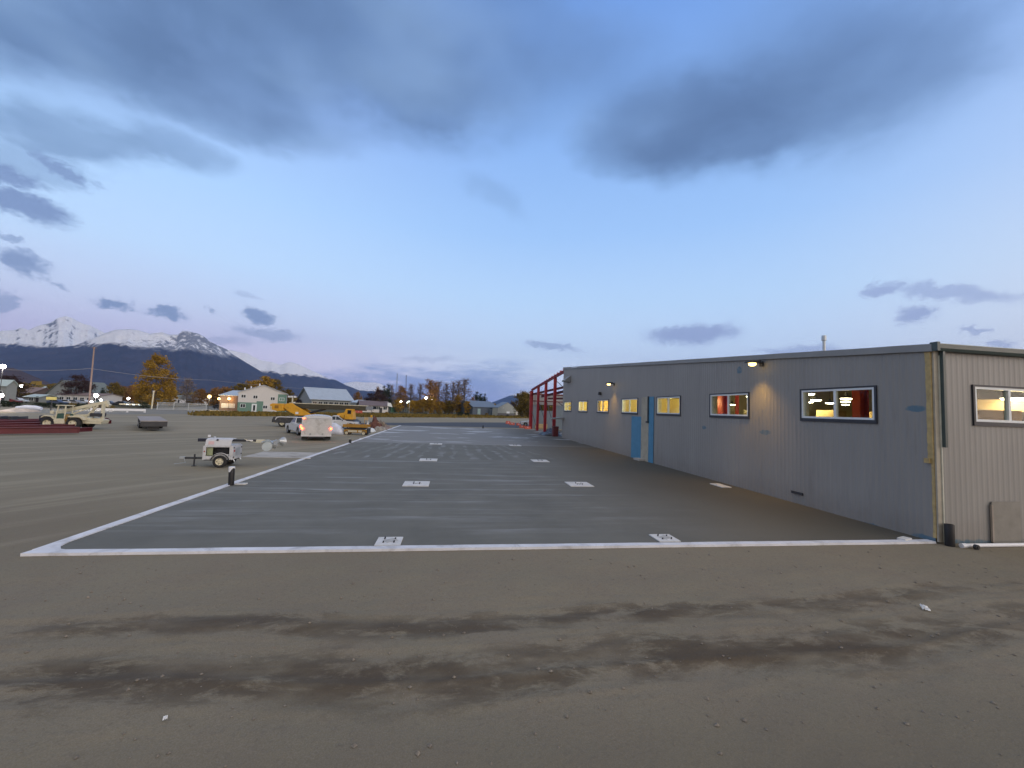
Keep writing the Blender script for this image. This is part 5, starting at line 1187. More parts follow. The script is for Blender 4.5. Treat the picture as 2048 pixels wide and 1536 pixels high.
# slate shed right of the trees
A, B = g(945, 830.5), g(995, 831.5)
t, P, A0, ex, n, W = hall('slate_shed', 'slate-blue shed with two pale doors and a grey gable end', 'shed', A, B, 12.5, 4.2, 7.2, M_SLATE, mat('slate_roof', (.14, .18, .235), .5, var=.12), 'along', .3)
for s, c in ((.24, (.3, .42, .42)), (.72, (.26, .33, .4))): MB().box(A0+ex*W*s+n*.06+Vector((0, 0, 1.7)), (1.9, .1, 3.3), Matrix((ex, n, Vector((0, 0, 1)))).transposed()).build('door', mat('shed_door_%d' % int(s*100), c, .6), t)
gA, gB = g(995, 832), g(1031.5, 832)
t, P, A0, ex, n, W = hall('grey_gable_shed', 'pale grey gable-fronted shed adjoining the slate-blue shed', 'shed', gA, gB, 3.0, 4.2, 7.2, mat('pale_grey_cladding', (.32, .34, .31), .6, var=.06), mat('slate_roof', (.14, .18, .235), .5), 'depth', .2)
MB().box(A0+ex*W*.5+n*.03+Vector((0, 0, .75)), (W, .06, 1.5), Matrix((ex, n, Vector((0, 0, 1)))).transposed()).build('lower_band', mat('dark_band', (.12, .12, .12), .7), t)
MB().box(A0+ex*W*.54+n*.06+Vector((0, 0, 1.9)), (4.0, .08, 1.0), Matrix((ex, n, Vector((0, 0, 1)))).transposed()).build('sign_board', M_VINYL, t)
for s in (.28, .72): facade_window(t, A0, ex, n, W*s, 4.0, .5, .5)
for px, lab, c in ((943.5, 'white upright panel at the left end of the slate shed', (.55, .5, .4)), (1033, 'white post panel at the right end of the grey gable shed', (.7, .68, .62))):
    p = g(px, 830); t = thing('upright_panel', lab, 'panel', (p.x, p.y-1, 0)); MB().box((0, 0, 1.3), (1.6, .2, 2.6)).build('panel_sheet', mat('cream_panel_%d' % int(px), c, .7), t); MB().box((0, .15, .6), (.14, .14, 1.2)).build('panel_prop', M_DARK, t)
p = g(1037, 832); t = thing('round_sign', 'small red round sign right of the grey gable shed', 'sign', (p.x, p.y-2, 0)); MB().cyl((0, 0, 0), (0, 0, 2.0), .05, 6).build('sign_post', M_GALV, t); MB().lathe([(.001, -.06), (.6, -.05), (.6, .0)], 12, 'Y', (0, 0, 2.1)).build('sign_face', mat('sign_red', (.4, .08, .07), .5), t)
p = g(857, 827); t = thing('utility_cabinet', 'small white utility cabinet on the grass before the golden bush', 'cabinet', (p.x, p.y, 0)); MB().box((0, 0, 1.0), (.95, .8, 2.0)).build('cabinet_body', M_WHITE2, t, bevel=.03); MB().box((0, 0, 2.05), (1.1, .95, .12)).build('cabinet_lid', M_CREAM, t); MB().box((0, -.42, .8), (.7, .04, 1.1)).build('cabinet_door', M_GALV, t)
# left-hand houses
def house(lab, px0, px1, pyb, eave, ridge, depth, mw, mr, along='along', wins=2, name='house', over=.4):
    t, P, A0, ex, n, W = hall(name, lab, name.replace('_', ' '), g(px0, pyb), g(px1, pyb+(px1-px0)*.037), depth, eave, ridge, mw, mr, along, over)
    for k in range(wins): facade_window(t, A0, ex, n, W*(k+.7)/(wins+.4), eave*.55, 1.5, 1.1)
    MB().box(A0+ex*W*.93+n*.05+Vector((0, 0, 1.0)), (.9, .08, 2.0), Matrix((ex, n, Vector((0, 0, 1)))).transposed()).build('door', M_DARK, t)
    return t
R_GREY = mat('grey_green_roof', (.17, .2, .19), .8, var=.15); R_PINK = mat('dusty_roof', (.24, .18, .17), .8, var=.15); R_PALE = mat('pale_green_roof', (.45, .55, .53), .5, var=.1)
house('pale-roofed building cut off by the left edge of the photo', -70, 10, 803, 5.2, 6.6, 2.4, M_GREYWALL, R_PALE, wins=4)
house('small dusty-pink roofed house between the left edge and the dark conifer', 26, 58, 800, 2.8, 5.2, 10, M_BROWNWALL, R_PINK)
house('house with pale sheet roof right behind the dark conifer', 69, 98, 797, 4.2, 6.6, 9, mat('clay_wall', (.32, .22, .17), .7), R_PALE)
house('big hipped-looking grey-green roofed house left of the utility pole', 92, 148, 802.5, 3.2, 8.4, 16, M_GREYWALL, R_GREY, 'depth', 3)
house('low grey-roofed house just left of the utility pole', 136, 168, 802, 3.0, 5.6, 9, M_GREYWALL, mat('dark_grey_roof', (.1, .105, .11), .8))
house('long white-walled house with pinkish eaves behind the utility pole', 113, 200, 805, 2.9, 3.7, 8, M_CREAMWALL, R_PINK, wins=6)
house('low pale shelter roof before the dusty-pink house', 48, 76, 803.5, 1.7, 2.6, 6, M_GREYWALL, R_PALE, wins=1, name='shelter')
house('small grey cottage with white gable between the golden tree and the white box', 343, 358, 806, 2.8, 4.6, 6, M_CREAMWALL, R_GREY, 'depth', 1)
house('slate-roofed cottage directly left of the white box', 356, 388, 806, 2.7, 5.0, 8, mat('dim_wall', (.2, .21, .22), .8), mat('dark_grey_roof', (.1, .105, .11), .8))
A, B = g(389, 809), g(422, 810); t, P, A0, ex, n, W = hall('cargo_box', 'plain white box container left of the shaded wing', 'container', A, B, 3, 3.7, 3.75, M_CREAMWALL, M_WHITE2, 'along', .03)
facade_window(t, A0, ex, n, W*.45, 2.9, .8, .5); MB().box(A0+ex*W*.9+n*.03+Vector((0, 0, .8)), (1.3, .06, 1.2), Matrix((ex, n, Vector((0, 0, 1)))).transposed()).build('hatch', M_DARK, t)
p = g(63, 801); t = thing('yellow_sign', 'small yellow sign board before the grey-green roofed house', 'sign', at_d(102, 804, 120)*1.0); t.location.z = 0; MB().box((0, 0, 2.35), (1.7, .14, .55)).build('sign_board', mat('pale_yellow', (.7, .6, .2), .6), t); MB().box((0, .12, 1.1), (.12, .1, 2.2)).build('sign_post', M_DARK, t)
# parked cars far left
CARCOL = [((.6, .62, .64), 'white'), ((.05, .07, .13), 'dark blue'), ((.3, .42, .42), 'pale teal'), ((.25, .26, .28), 'grey'), ((.16, .03, .03), 'dark red'), ((.03, .03, .035), 'black')]
def car(px, py, rz, ci, lab):
    p = g(px, py); t = thing('parked_car', lab, 'car', (p.x, p.y, 0), rz, 'cars parked across the town'); m = mat('car_'+CARCOL[ci][1].replace(' ', '_'), CARCOL[ci][0], .3, var=.05)
    MB().prism([(-2.1, .3), (2.15, .3), (2.2, .7), (1.3, .88), (.75, .92), (.2, 1.42), (-1.1, 1.45), (-1.75, .98), (-2.15, .9)], -.85, .85, 'XZ').build('body', m, t, bevel=.06)
    for s in (-1, 1): MB().prism([(.62, .94), (.14, 1.36), (-1.05, 1.38), (-1.5, 1.0)], s*.84, s*.87, 'XZ').build('side_window', M_GLASSDK, t)
    for x in (1.35, -1.35):
        for s in (-1, 1): MB().lathe([(.001, -.1), (.32, -.1), (.32, .1), (.001, .1)], 14, 'Y', (x, s*.78, .32)).build('wheel', M_BLACK, t)
for px, py, rz, ci, lab in [(115, 809, .1, 1, 'dark blue car parked under the grey-green roofed house'), (136, 808.5, .2, 0, 'white car right of the dark blue one, before the white-walled house'), (152, 809, 0, 3, 'grey car left of the utility pole foot'), (171, 808, -.1, 0, 'white car just left of the utility pole foot'),
                         (206, 809, .1, 2, 'pale teal car below the pinkish lamp'), (219, 810, .3, 1, 'dark blue car right of the pale teal one'), (234, 808, 0, 3, 'grey car midway between lamp and golden tree'), (246, 811, .2, 5, 'black car before the grey one'), (260, 807, -.2, 0, 'white car left of the golden tree'),
                         (37, 805, .1, 0, 'white car before the dusty-pink house'), (60, 803, 0, 3, 'grey car beside the pale shelter'), (20, 806, .2, 4, 'dark red car near the left edge building'), (440, 817.5, -.15, 5, 'black car low in front of the shaded wing')]:
    car(px, py, rz, ci, lab)
p = g(268, 815); t = thing('parked_trailer', 'long low pale trailer with small bright lamps near the golden tree', 'trailer', (p.x, p.y, 0), .25); MB().box((0, 0, .9), (6.2, 1.8, .35)).build('trailer_bed', M_CREAM, t); MB().box((0, 0, .5), (5.5, 1.4, .4)).build('trailer_frame', M_DARK, t)
for x in (-1.2, .2, 1.6): MB().box((x, -.95, .85), (.5, .1, .16)).build('trailer_lamp', emis('cool_lamp', (.8, .95, 1), 3), t)
# guard pipe, white posts, chain-link fence
a, b = g(180, 823.5), g(291, 825.5); t = thing('pipe_rail', 'long white horizontal pipe rail at the yard edge behind the telehandler', 'rail', ((a+b)/2)); d = (b-a)/2
MB().bar(-d+Vector((0, 0, .55)), d+Vector((0, 0, .55)), .3, .42).build('rail_pipe', M_WHITE2, t)
for k in (-.9, -.3, .3, .95): MB().box(d*k+Vector((0, .1, .3)), (.25, .2, .62)).build('rail_post', M_WHITE2, t)
p = g(303, 818.5); t = thing('white_post', 'plain whitish post standing before the golden tree', 'post', (p.x, p.y, 0)); z = at_y(307, 782, p.y).z; MB().tube([(0, 0, 0), (.15, 0, z)], .16, 10).build('post_shaft', M_CREAM, t); MB().box((.15, 0, z), (.4, .4, .12)).build('post_cap', M_WHITE2, t)
fp = [g(314, 819.5), g(347, 820), g(376, 821), g(412, 822)]
t = thing('chain_fence', 'chain-link fence section with pale posts right of the white post', 'fence', (0, 0, 0))
for p in fp: MB().cyl(p, p+Vector((0, 0, 2.0)), .09, 8).build('fence_post', M_GALV, t)
for z in (.1, 1.95): MB().tube([p+Vector((0, 0, z)) for p in fp], .05, 6).build('fence_rail', M_GALV, t)
mb = MB()
for a, b in zip(fp, fp[1:]):
    N = 26
    for k in range(N):
        for s in (0, 1):
            q0 = a.lerp(b, k/N); q1 = a.lerp(b, (k+1)/N)
            mb.bar((q0 if s else q1)+Vector((0, 0, .1)), (q1 if s else q0)+Vector((0, 0, 1.9)), .02, .02)
mb.build('fence_mesh', M_GALV, t, fix=False)
# utility pole with lines
p = g(177, 818); t = thing('utility_pole', 'tall leaning bare wooden utility pole against the blue mountain', 'utility pole', (p.x, p.y, 0)); top = at_y(188.5, 694, p.y)
tp = Vector((top.x-p.x, 0, top.z)); MB().tube([(0, 0, 0), tp], [.2, .13], 10).build('pole', mat('pale_pole', (.3, .22, .19), .8), t)
MB().bar(tp*.985-Vector((.5, 0, 0)), tp*.985+Vector((.5, 0, 0)), .1, .12).build('cross_arm', mat('pale_pole', (.3, .22, .19), .8), t)
def line(pts, lab, sag=.6):
    t = thing('power_line', lab, 'power line', (0, 0, 0)); pp = []
    for a, b in zip(pts, pts[1:]): pp += [a.lerp(b, k/12)-Vector((0, 0, sag*4*(k/12)*(1-k/12))) for k in range(12)]
    MB().tube(pp+[pts[-1]], .045, 5).build('wire', mat('wire_grey', (.3, .3, .32), .5), t)
line([at_d(-60, 734, 150), at_d(182, 737, math.hypot(p.x, p.y)), at_d(420, 760, 165), at_d(640, 778, 260)], 'thin sagging power line running right from the utility pole past the golden tree')
# far radio mast and dark pole
p = at_d(791, 815, 640); t = thing('radio_mast', 'thin grey lattice radio mast against the dark cloud bank', 'radio mast', (p.x, p.y, 0)); z = at_y(791.5, 747, p.y).z; mb = MB()
for dx, dy in ((-1, -1), (1, -1), (1, 1), (-1, 1)): mb.tube([(dx*1.5, dy*1.5, 0), (dx*.35, dy*.35, z)], .14, 4)
for k in range(14): q0, q1 = z*k/14, z*(k+1)/14; w0, w1 = 1.5-1.15*k/14, 1.5-1.15*(k+1)/14; mb.tube([(-w0, -w0, q0), (w1, -w1, q1)], .1, 4); mb.tube([(w0, w0, q0), (-w1, w1, q1)], .1, 4)
mb.build('lattice', mat('mast_grey', (.2, .24, .32), .7), t); MB().cyl((0, 0, z), (0, 0, z+3), .1, 5).build('antenna', M_STEEL, t)
p = g(811, 822); t = thing('dark_pole', 'tall dark bare pole rising over the tree row', 'pole', (p.x, p.y, 0)); q = at_y(812.5, 750, p.y); MB().tube([(0, 0, 0), (q.x-p.x, 0, q.z)], [.24, .16], 8).build('pole', M_DARK, t); MB().box((q.x-p.x, 0, q.z-.5), (1.0, .14, .12)).build('cross_arm', M_DARK, t)
# banner and sheets near the hedge
p = g(40, 823.5); heap('tarp', 'pale sheets and orange cloth heaped before the hedge at far left', 'tarp', (p.x, p.y, 0), (5.0, 2.0, .5), mat('mixed_sheets', (.45, .4, .36), .7, var=.4, scale=.5), 31)
p = g(57, 821); t = thing('white_roll', 'white sheet bundle lying on top of the heap at far left', 'sheet bundle', (p.x, p.y, .4), .1); MB().tube([(-1.8, 0, 0), (-.5, 0, .15), (.9, 0, .15), (1.9, 0, 0)], [.3, .42, .42, .3], 10).build('sheet_roll', M_BAG, t, smooth=True)
p = g(711, 820); t = thing('dark_container', 'dark grey container left of the low white house', 'container', (p.x, p.y, 0), .1); MB().box((0, 0, 1.7), (4.2, 3, 3.4)).build('container_body', mat('dark_slate', (.06, .075, .09), .7), t, bevel=.05); MB().box((1.2, -1.55, 1.4), (.9, .08, 2.4)).build('door', M_STEEL, t)

# ------------------------------------------------------------------ trees and shrubs
def leaf_mat(name, cols):
    m = bpy.data.materials.new(name); m.use_nodes = True; n = NT(m.node_tree); b = n.n['Principled BSDF']
    ge = n.new('ShaderNodeNewGeometry'); oi = n.new('ShaderNodeObjectInfo')
    f = n.m('ADD', n.m('MULTIPLY', ge.outputs['Random Per Island'], .55), n.m('MULTIPLY', n.noise(ge.outputs['Position'], .7, 3, .6), .55))
    c = n.ramp(f, [(.15+.7*k/(len(cols)-1), q) for k, q in enumerate(cols)])
    c = n.mix(n.m('MULTIPLY', oi.outputs['Random'], .35), c, tuple(x*.55 for x in cols[0]))
    n.put(b.inputs['Base Color'], c); b.inputs['Roughness'].default_value = .8; b.inputs['Specular IOR Level'].default_value = .2; return m
LM = {'gold': leaf_mat('golden_leaves', [(.17, .105, .024), (.35, .215, .034), (.52, .32, .05)]),
      'olive': leaf_mat('olive_leaves', [(.08, .066, .022), (.17, .125, .03), (.27, .18, .038)]),
      'rust': leaf_mat('russet_leaves', [(.15, .085, .036), (.29, .155, .055), (.42, .23, .075)]),
      'plum': leaf_mat('plum_twigs', [(.03, .016, .02), (.055, .032, .034), (.08, .05, .045)]),
      'grey': leaf_mat('bare_twigs', [(.14, .12, .115), (.22, .18, .165), (.3, .23, .18)]),
      'green': leaf_mat('dark_spruce', [(.012, .024, .016), (.025, .042, .024), (.05, .06, .03)])}
M_BARK = mat('grey_bark', (.12, .10, .085), .9, var=.3)
def tree_proto(shape, nleaf, leaf, lm, seed, bare=0.0):
    """unit-height tree: trunk with limbs, crown of leaf clumps"""
    rnd = random.Random(seed); root = bpy.data.objects.new('tree', None); COL.objects.link(root)
    tr = MB(); tips = []
    tr.tube([(0, 0, 0), (.005, 0, .25), (-.005, .004, .55), (.004, 0, .93)], [.022, .017, .011, .003], 7)
    prof = {'oval': lambda z: .30*math.sin(math.pi*min(1, max(0, (z-.05)/.95))**.92)**.55, 'poplar': lambda z: .145*math.sin(math.pi*min(1, max(0, (z-.08)/.92))**.7)**.7,
            'round': lambda z: .50*math.sqrt(max(0, 1-((z-.52)/.48)**2)), 'spruce': lambda z: .19*max(0, 1-(z-.05)/.95)**.9+.012, 'bush': lambda z: .75*math.sqrt(max(0, 1-((z-.35)/.65)**2))}[shape]
    nl = 26 if shape != 'spruce' else 34
    for k in range(nl):
        z0 = .12+.72*(k/nl); a = k*2.4+rnd.uniform(-.4, .4)
        if shape == 'spruce': z1 = z0+rnd.uniform(-.06, .0)
        else: z1 = min(.97, z0+rnd.uniform(.08, .25))
        r = max(.02, prof(z1))*rnd.uniform(.7, 1.0); p0 = Vector((0, 0, z0)); p1 = Vector((math.cos(a)*r, math.sin(a)*r, z1)); mid = p0.lerp(p1, .5)+Vector((0, 0, -.015))
        tr.tube([p0, mid, p1], [.007, .004, .0015], 5, False); tips.append((p0, p1))
        for j in range(3 if bare else 1):
            b = p0.lerp(p1, rnd.uniform(.4, .8)); q = b+Vector((rnd.uniform(-1, 1), rnd.uniform(-1, 1), rnd.uniform(.2, 1.2)))*.08; tr.tube([b, q], [.003, .001], 4, False); tips.append((b, q))
    tr.build('trunk', M_BARK, root, fix=False)
    cr = MB(); clumps = []
    for k in range(int(190*(1-bare*.35))):
        if rnd.random() < .6: p0, p1 = rnd.choice(tips); c = p0.lerp(p1, rnd.uniform(.5, 1.08))
        else:
            z = rnd.uniform(.08, .99); r = prof(z)*math.sqrt(rnd.random())*rnd.uniform(.85, 1.05); a = rnd.uniform(0, 6.28); c = Vector((r*math.cos(a), r*math.sin(a), z))
        clumps.append((c, rnd.uniform(.03, .075)*(1.5 if shape in ('round', 'bush') else 1)))
    for k in range(nleaf):
        c, cs = rnd.choice(clumps); p = c+Vector((rnd.gauss(0, 1), rnd.gauss(0, 1), rnd.gauss(0, .8)))*cs*.6
        if p.z < .03: continue
        nrm = Vector((rnd.gauss(0, 1), rnd.gauss(0, 1), rnd.gauss(0, 1))).normalized(); t1 = nrm.orthogonal().normalized(); t2 = nrm.cross(t1); s = leaf*rnd.uniform(.5, 1.3)
        cr.face([p+t1*s, p+t2*s*.7, p-t1*s, p-t2*s*.7])
    cr.build('crown', LM[lm], root, fix=False)
    return root
PROTO = {}
def tree(kind, px, pyb, pyt, lab, wide=1.0, D=None, cat='tree', name=None, group='trees along the town edge'):
    p = g(px, pyb) if D is None else at_d(px, pyb, D); z = at_y(px, pyt, p.y).z
    if kind not in PROTO:
        sh, nl, lf, lm, bare = KINDS[kind]; PROTO[kind] = tree_proto(sh, nl, lf, lm, len(PROTO)*11+5, bare); o = PROTO[kind]
    else: o = copy_tree(PROTO[kind])
    nm = name or {'spruce': 'spruce_tree', 'bush': 'shrub'}.get(KINDS[kind][0], 'autumn_tree'); o.name = nm
    o.location = (p.x, p.y, -.05); o.rotation_euler = (0, 0, random.uniform(0, 6.28)); o.scale = (z*wide, z*wide, z)
    tag(o, lab, cat, group)
KINDS = {'bigoval': ('oval', 11000, .014, 'gold', 0), 'oval': ('oval', 4200, .02, 'gold', 0), 'ovalrust': ('oval', 4000, .02, 'rust', 0), 'ovalolive': ('oval', 4200, .02, 'olive', 0),
         'plum': ('round', 4600, .02, 'plum', .2), 'grey': ('oval', 2600, .013, 'grey', .9), 'greypop': ('poplar', 1900, .011, 'grey', .8), 'rustpop': ('poplar', 2600, .014, 'rust', .3), 'goldpop': ('poplar', 2600, .015, 'gold', .2),
         'spruce': ('spruce', 2600, .014, 'green', 0), 'bush': ('bush', 1800, .045, 'olive', 0), 'bushgreen': ('bush', 1800, .045, 'green', 0), 'bushgold': ('bush', 1800, .045, 'gold', 0), 'roundolive': ('round', 4200, .026, 'olive', 0), 'roundgold': ('round', 4200, .026, 'gold', 0), 'roundrust': ('round', 4200, .026, 'rust', .1)}
for a in [('bigoval', 308, 815, 712, 'tall broad golden-brown oval tree, the largest at the left of the hall', 1.0),
          ('oval', 278, 813, 776, 'lower golden tree merging with the left foot of the big golden tree', 1.2), ('oval', 340, 813, 770, 'golden tree on the right shoulder of the big golden tree', .9),
          ('plum', 150, 806, 751, 'dark plum-brown bare round tree left of the utility pole', .9), ('plum', 168, 806, 762, 'smaller dark bare tree right behind the utility pole', .8),
          ('grey', 372, 812, 757, 'bare grey-brown tree right of the big golden tree', 1.3), ('roundrust', 398, 811, 779, 'low russet tree behind the white box container', 1.0),
          ('ovalrust', 243, 808, 772, 'russet tree left of the golden tree, above the parked cars', 1.2), ('roundolive', 226, 808, 766, 'olive tree midway between pinkish lamp and golden tree', .8), ('spruce', 203, 806, 775, 'small dark spruce above the pinkish lamp', 1.3), ('roundrust', 262, 808, 771, 'pinkish russet tree touching the golden tree on its left', .8),
          ('plum', 12, 803, 752, 'brown bare tree behind the left edge building', 1.1), ('roundolive', 32, 802, 765, 'olive-brown tree above the dusty-pink house', 1.2), ('roundrust', 52, 800, 771, 'russet low tree with the lone lamp before it', 1.3), ('spruce', 64, 801, 776, 'dark conifer between the two left roofs', 1.8), ('roundolive', 104, 800, 771, 'olive tree behind the grey-green roofed house', 1.3), ('roundolive', 122, 800, 767, 'olive-brown tree left of the dark plum tree', .9)]:
    tree(a[0], a[1], a[2], a[3], a[4], a[5])
for a in [('ovalolive', 480, 812, 765, 190, 'olive-gold tree behind the left of the hall roof', 1.3), ('oval', 502, 812, 761, 195, 'bright golden round tree behind the hall roof', 1.3), ('oval', 528, 812, 753, 200, 'tallest golden tree behind the hall ridge', 1.2), ('ovalolive', 546, 812, 757, 205, 'olive-gold tree behind the hall, right of the ridge', 1.0), ('roundolive', 572, 815, 779, 210, 'olive-brown round tree right behind the hall green end', .9), ('roundrust', 452, 810, 776, 200, 'russet low tree behind the shaded wing', 1.2), ('roundrust', 428, 809, 777, 210, 'dim russet tree above the bright yellow-white lamp', 1.0),
          ('plum', 605, 813, 797, 300, 'low dark hedge tree between hall and barn', 1.9), ('plum', 598, 814, 799, 290, 'dark low tree just right of the flood mast', 1.6), ('roundrust', 714, 817, 785, 420, 'red-orange tree peeping over the barn roof', .7),
          ('plum', 738, 825, 787, 200, 'dark plum tree left over the low white house', .75), ('plum', 757, 825, 780, 196, 'bigger dark plum tree over the middle of the low white house', .8), ('spruce', 766, 824, 771, 215, 'dark green spruce rising behind the low white house', 1.1), ('rustpop', 753, 823, 774, 240, 'thin reddish-topped tree behind the low house', .8), ('spruce', 774, 824, 768, 228, 'tall dark spruce right of the middle of the low house roof', 1.0), ('greypop', 781, 824, 769, 235, 'bare thin grey tree right of the dark spruces', 1.0),
          ('rustpop', 800, 826, 772, 215, 'brown-leaved tree left of the dark pole', 1.5), ('grey', 806, 826, 776, 225, 'grey bare tree just behind the dark pole', 1.0), ('greypop', 820, 826, 768, 225, 'bare grey poplar right of the dark pole', 1.3), ('greypop', 838, 826, 767, 225, 'thin bare poplar between the dark pole and the orange-topped tree', 1.2),
          ('rustpop', 858, 827, 759, 215, 'tallest orange-brown leaved poplar in the tree row', 1.5), ('greypop', 875, 827, 762, 225, 'bare grey poplar right of the orange-brown one', 1.3), ('rustpop', 868, 827, 764, 222, 'slim brown poplar right beside the tallest orange-brown one', .9), ('greypop', 890, 827, 766, 230, 'faint bare poplar at the centre of the tree row', 1.3), ('greypop', 904, 828, 763, 225, 'bare poplar with reddish top right of centre in the tree row', 1.2), ('greypop', 915, 828, 761, 228, 'bare pinkish poplar left of the rightmost tall one', 1.2), ('greypop', 927, 829, 757, 220, 'rightmost and tallest bare poplar of the row', 1.5),
          ('goldpop', 914, 829, 789, 205, 'bright orange-gold tree in front of the right poplars', 1.9), ('oval', 934, 829, 802, 200, 'small orange tree touching the slate shed left end', 1.2), ('roundgold', 845, 827, 799, 205, 'wide golden bush tree behind the white cabinet', 1.2), ('oval', 862, 827, 795, 204, 'golden low tree right of the white cabinet', 1.3), ('roundgold', 826, 827, 801, 206, 'golden low tree right of the curved lamp', 1.1), ('oval', 796, 826, 799, 204, 'golden-brown low tree right of the green fence', 1.3), ('roundgold', 880, 828, 803, 206, 'round golden bush tree left of the orange-gold tree', 1.2), ('roundolive', 897, 828, 802, 207, 'brown-olive low tree beside the orange-gold tree', 1.1),
          ('spruce', 952, 829, 783, 262, 'dark spruce behind the slate shed roof', 1.4), ('spruce', 960, 829, 787, 268, 'second dark spruce right beside the first behind the shed', 1.4), ('spruce', 968, 829, 787, 265, 'rightmost dark spruce behind the slate shed roof', 1.0), ('rustpop', 944, 829, 794, 258, 'small russet tree left of the spruces behind the shed', 1.4),
          ('roundolive', 1043, 832, 785, 190, 'brown-olive tree left of the red frame', .8), ('roundolive', 1056, 832, 787, 185, 'brown-olive tree partly behind the red corner post', .8), ('grey', 1046, 832, 783, 200, 'bare-topped tree rising behind the brown-olive ones', 1.0), ('plum', 1024, 831, 805, 330, 'small dark tree right behind the grey gable roof', .9), ('roundolive', 1082, 834, 803, 180, 'olive tree seen through the strip opening of the panel wall', 1.4), ('roundolive', 1100, 834, 803, 178, 'second olive tree seen through the strip opening', 1.4)]:
    tree(a[0], a[1], a[2], a[3], a[5], a[6], a[4])
for a in [('bushgreen', 8, 813.5, 801, 'dark green shrub at the left end of the hedge'), ('bushgreen', 28, 814, 803, 'dark green shrub second from the left in the hedge'), ('bushgreen', 78, 815, 805, 'dark green shrub behind the white sheet bundle'), ('bushgreen', 100, 816, 805, 'dark shrub above the telehandler cab'), ('bushgreen', 122, 817, 806, 'dark shrub above the telehandler boom'), ('bush', 145, 817, 806, 'olive shrub above the telehandler boom head'), ('bushgreen', 168, 818, 807, 'dark shrub at the foot of the utility pole'), ('bush', 196, 818, 808, 'olive shrub right of the utility pole foot'), ('bush', 222, 819, 811, 'low olive shrub above the white pipe rail'),
          ('bushgreen', 288, 817, 804, 'dark shrub under the big golden tree'), ('bush', 378, 812, 802, 'brown shrub below the slate-roofed cottage'), ('bushgreen', 414, 826, 819.5, 'dark shrub at the left end of the grass berm'), ('bush', 880, 832, 823, 'olive shrub right of the white cabinet'), ('bushgreen', 920, 833, 823, 'dark green shrub under the orange-gold tree'), ('bushgreen', 934, 833, 825, 'dark green shrub left of the slate shed'), ('bush', 973, 833, 826, 'reddish-olive shrub between the shed doors'), ('bushgreen', 1015, 834, 829, 'dark shrub before the grey gable shed'), ('bush', 745, 830, 824, 'brown shrub before the low white house'), ('bushgold', 773, 830, 823.5, 'yellowish shrub before the low white house right end')]:
    tree(a[0], a[1], a[2], a[3], a[4], 1.7 if a[1] < 230 else .95, None, 'shrub', 'shrub', 'shrubs along the yard edge')
# far woods along the valley floor: one mass
def far_woods():
    rnd = random.Random(5); mb = MB()
    for k in range(9000):
        a = rnd.uniform(-50, 14); D = rnd.uniform(520, 1500); x, y = math.sin(R(a))*D, math.cos(R(a))*D
        h = (9+5*mnoise.noise(Vector((a*.35, D*.004, 0))))*(1+D/2600); z = h*math.sqrt(rnd.random()); s = rnd.uniform(1.2, 3.2)
        nrm = Vector((rnd.gauss(0, 1), rnd.gauss(0, 1), rnd.gauss(0, 1))).normalized(); t1 = nrm.orthogonal().normalized(); t2 = nrm.cross(t1); p = Vector((x, y, z*.92))
        mb.face([p+t1*s, p+t2*s*.8, p-t1*s, p-t2*s*.8])
    for k in range(120):
        a0, a1 = -50+64*k/120, -50+64*(k+1)/120; D = 900; h0, h1 = [6+3*mnoise.noise(Vector((q*.8, 7, 0))) for q in (a0, a1)]
        q = [(math.sin(R(a))*D, math.cos(R(a))*D) for a in (a0, a1)]; q2 = [(x*1.06, y*1.06) for x, y in q]
        mb.loft([[(q[0][0], q[0][1], -1), (q[0][0], q[0][1], h0), (q2[0][0], q2[0][1], h0), (q2[0][0], q2[0][1], -1)], [(q[1][0], q[1][1], -1), (q[1][0], q[1][1], h1), (q2[1][0], q2[1][1], h1), (q2[1][0], q2[1][1], -1)]])
    o = mb.build('far_woods', LM['olive'], fix=False); tag(o, 'dim autumn woods along the far valley floor', 'woods', kind='stuff')
far_woods()
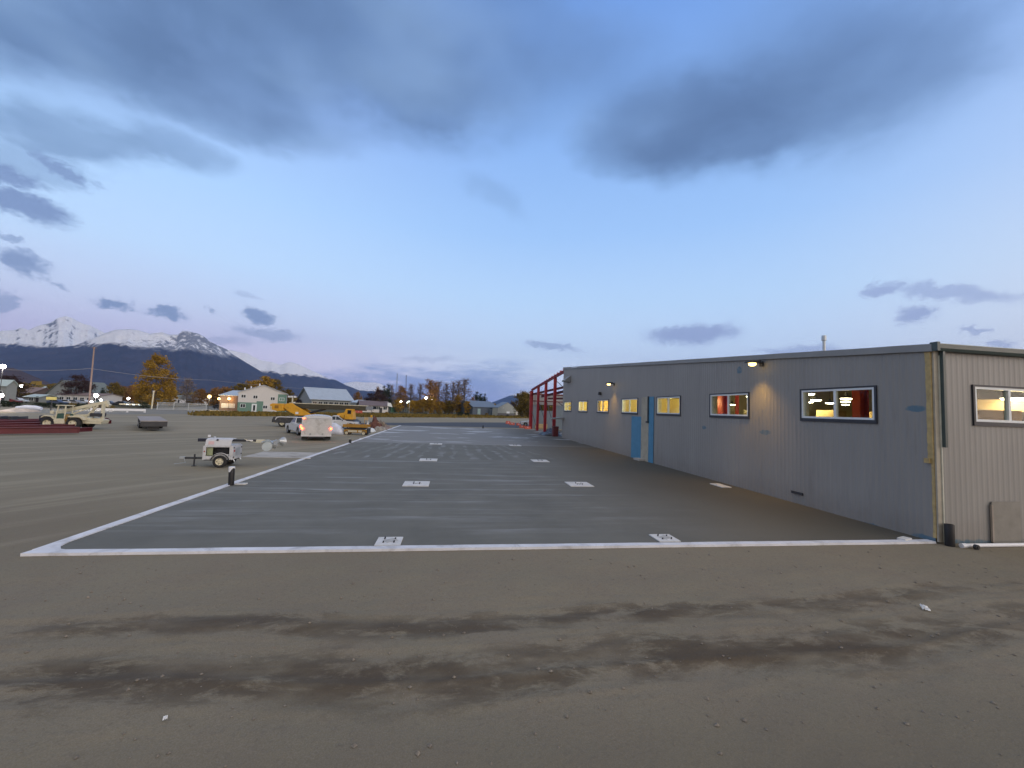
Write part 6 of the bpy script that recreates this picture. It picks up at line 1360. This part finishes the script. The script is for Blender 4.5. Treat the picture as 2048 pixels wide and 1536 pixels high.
def tufts():
    rnd = random.Random(9); mb = MB()
    for k in range(9000):
        px = rnd.uniform(400, 1060); yb = 829+(px-400)*.008+rnd.uniform(-3.5, 2.5)
        p = g(px, yb)
        if p.y > 400: continue
        h = rnd.uniform(.15, .7); a = rnd.uniform(0, 6.28); w = rnd.uniform(.12, .4); d = Vector((math.cos(a), math.sin(a), 0))*w
        q = p+Vector((rnd.gauss(0, 1), rnd.gauss(0, 1), 0)); mb.face([q-d, q+d, q+d*.4+Vector((rnd.uniform(-.2, .2), 0, h)), q-d*.5+Vector((rnd.uniform(-.2, .2), 0, h*.8))])
    o = mb.build('rough_grass', LM['olive'], fix=False); tag(o, 'rough autumn grass along the yard edge', 'grass', kind='stuff')
tufts()
def stones():
    rnd = random.Random(3); mb = MB()
    for k in range(2600):
        x = rnd.uniform(-14, 17); y = 2.6+7.2*rnd.random()**1.3; s = rnd.choice((.005, .007, .009, .012, .016, .026))*rnd.uniform(.6, 1.2); z = ground_z(x, y)
        vs = []
        for (ux, uy, uz) in ((1, 0, 0), (-1, 0, 0), (0, 1, 0), (0, -1, 0), (0, 0, 1), (0, 0, -1)): vs.append((x+ux*s*rnd.uniform(.7, 1.4), y+uy*s*rnd.uniform(.7, 1.4), z+s*.3+uz*s*rnd.uniform(.5, .9)))
        mb.add(vs, [(0, 2, 4), (2, 1, 4), (1, 3, 4), (3, 0, 4), (2, 0, 5), (1, 2, 5), (3, 1, 5), (0, 3, 5)])
    o = mb.build('pebbles', mat('pebble_grey', (.2, .175, .14), .9, var=.4, scale=12), fix=False); tag(o, 'small stones scattered over the packed dirt', 'stones', kind='stuff')
stones()
# ------------------------------------------------------------------ haze over the valley
def haze():
    m = bpy.data.materials.new('haze'); m.use_nodes = True; n = NT(m.node_tree); m.node_tree.nodes.clear()
    v = n.new('ShaderNodeVolumePrincipled'); n.put(v.inputs['Color'], (.27, .5, 1.0)); v.inputs['Density'].default_value = 3.7e-5; v.inputs['Anisotropy'].default_value = 0.0
    o = n.new('ShaderNodeOutputMaterial'); n.l.new(v.outputs[0], o.inputs['Volume'])
    h = MB().box((0, 5200, 1280), (34000, 24000, 2600)).build('haze', m); h['kind'] = 'stuff'; h['label'] = 'thin blue evening haze over the valley'
haze()
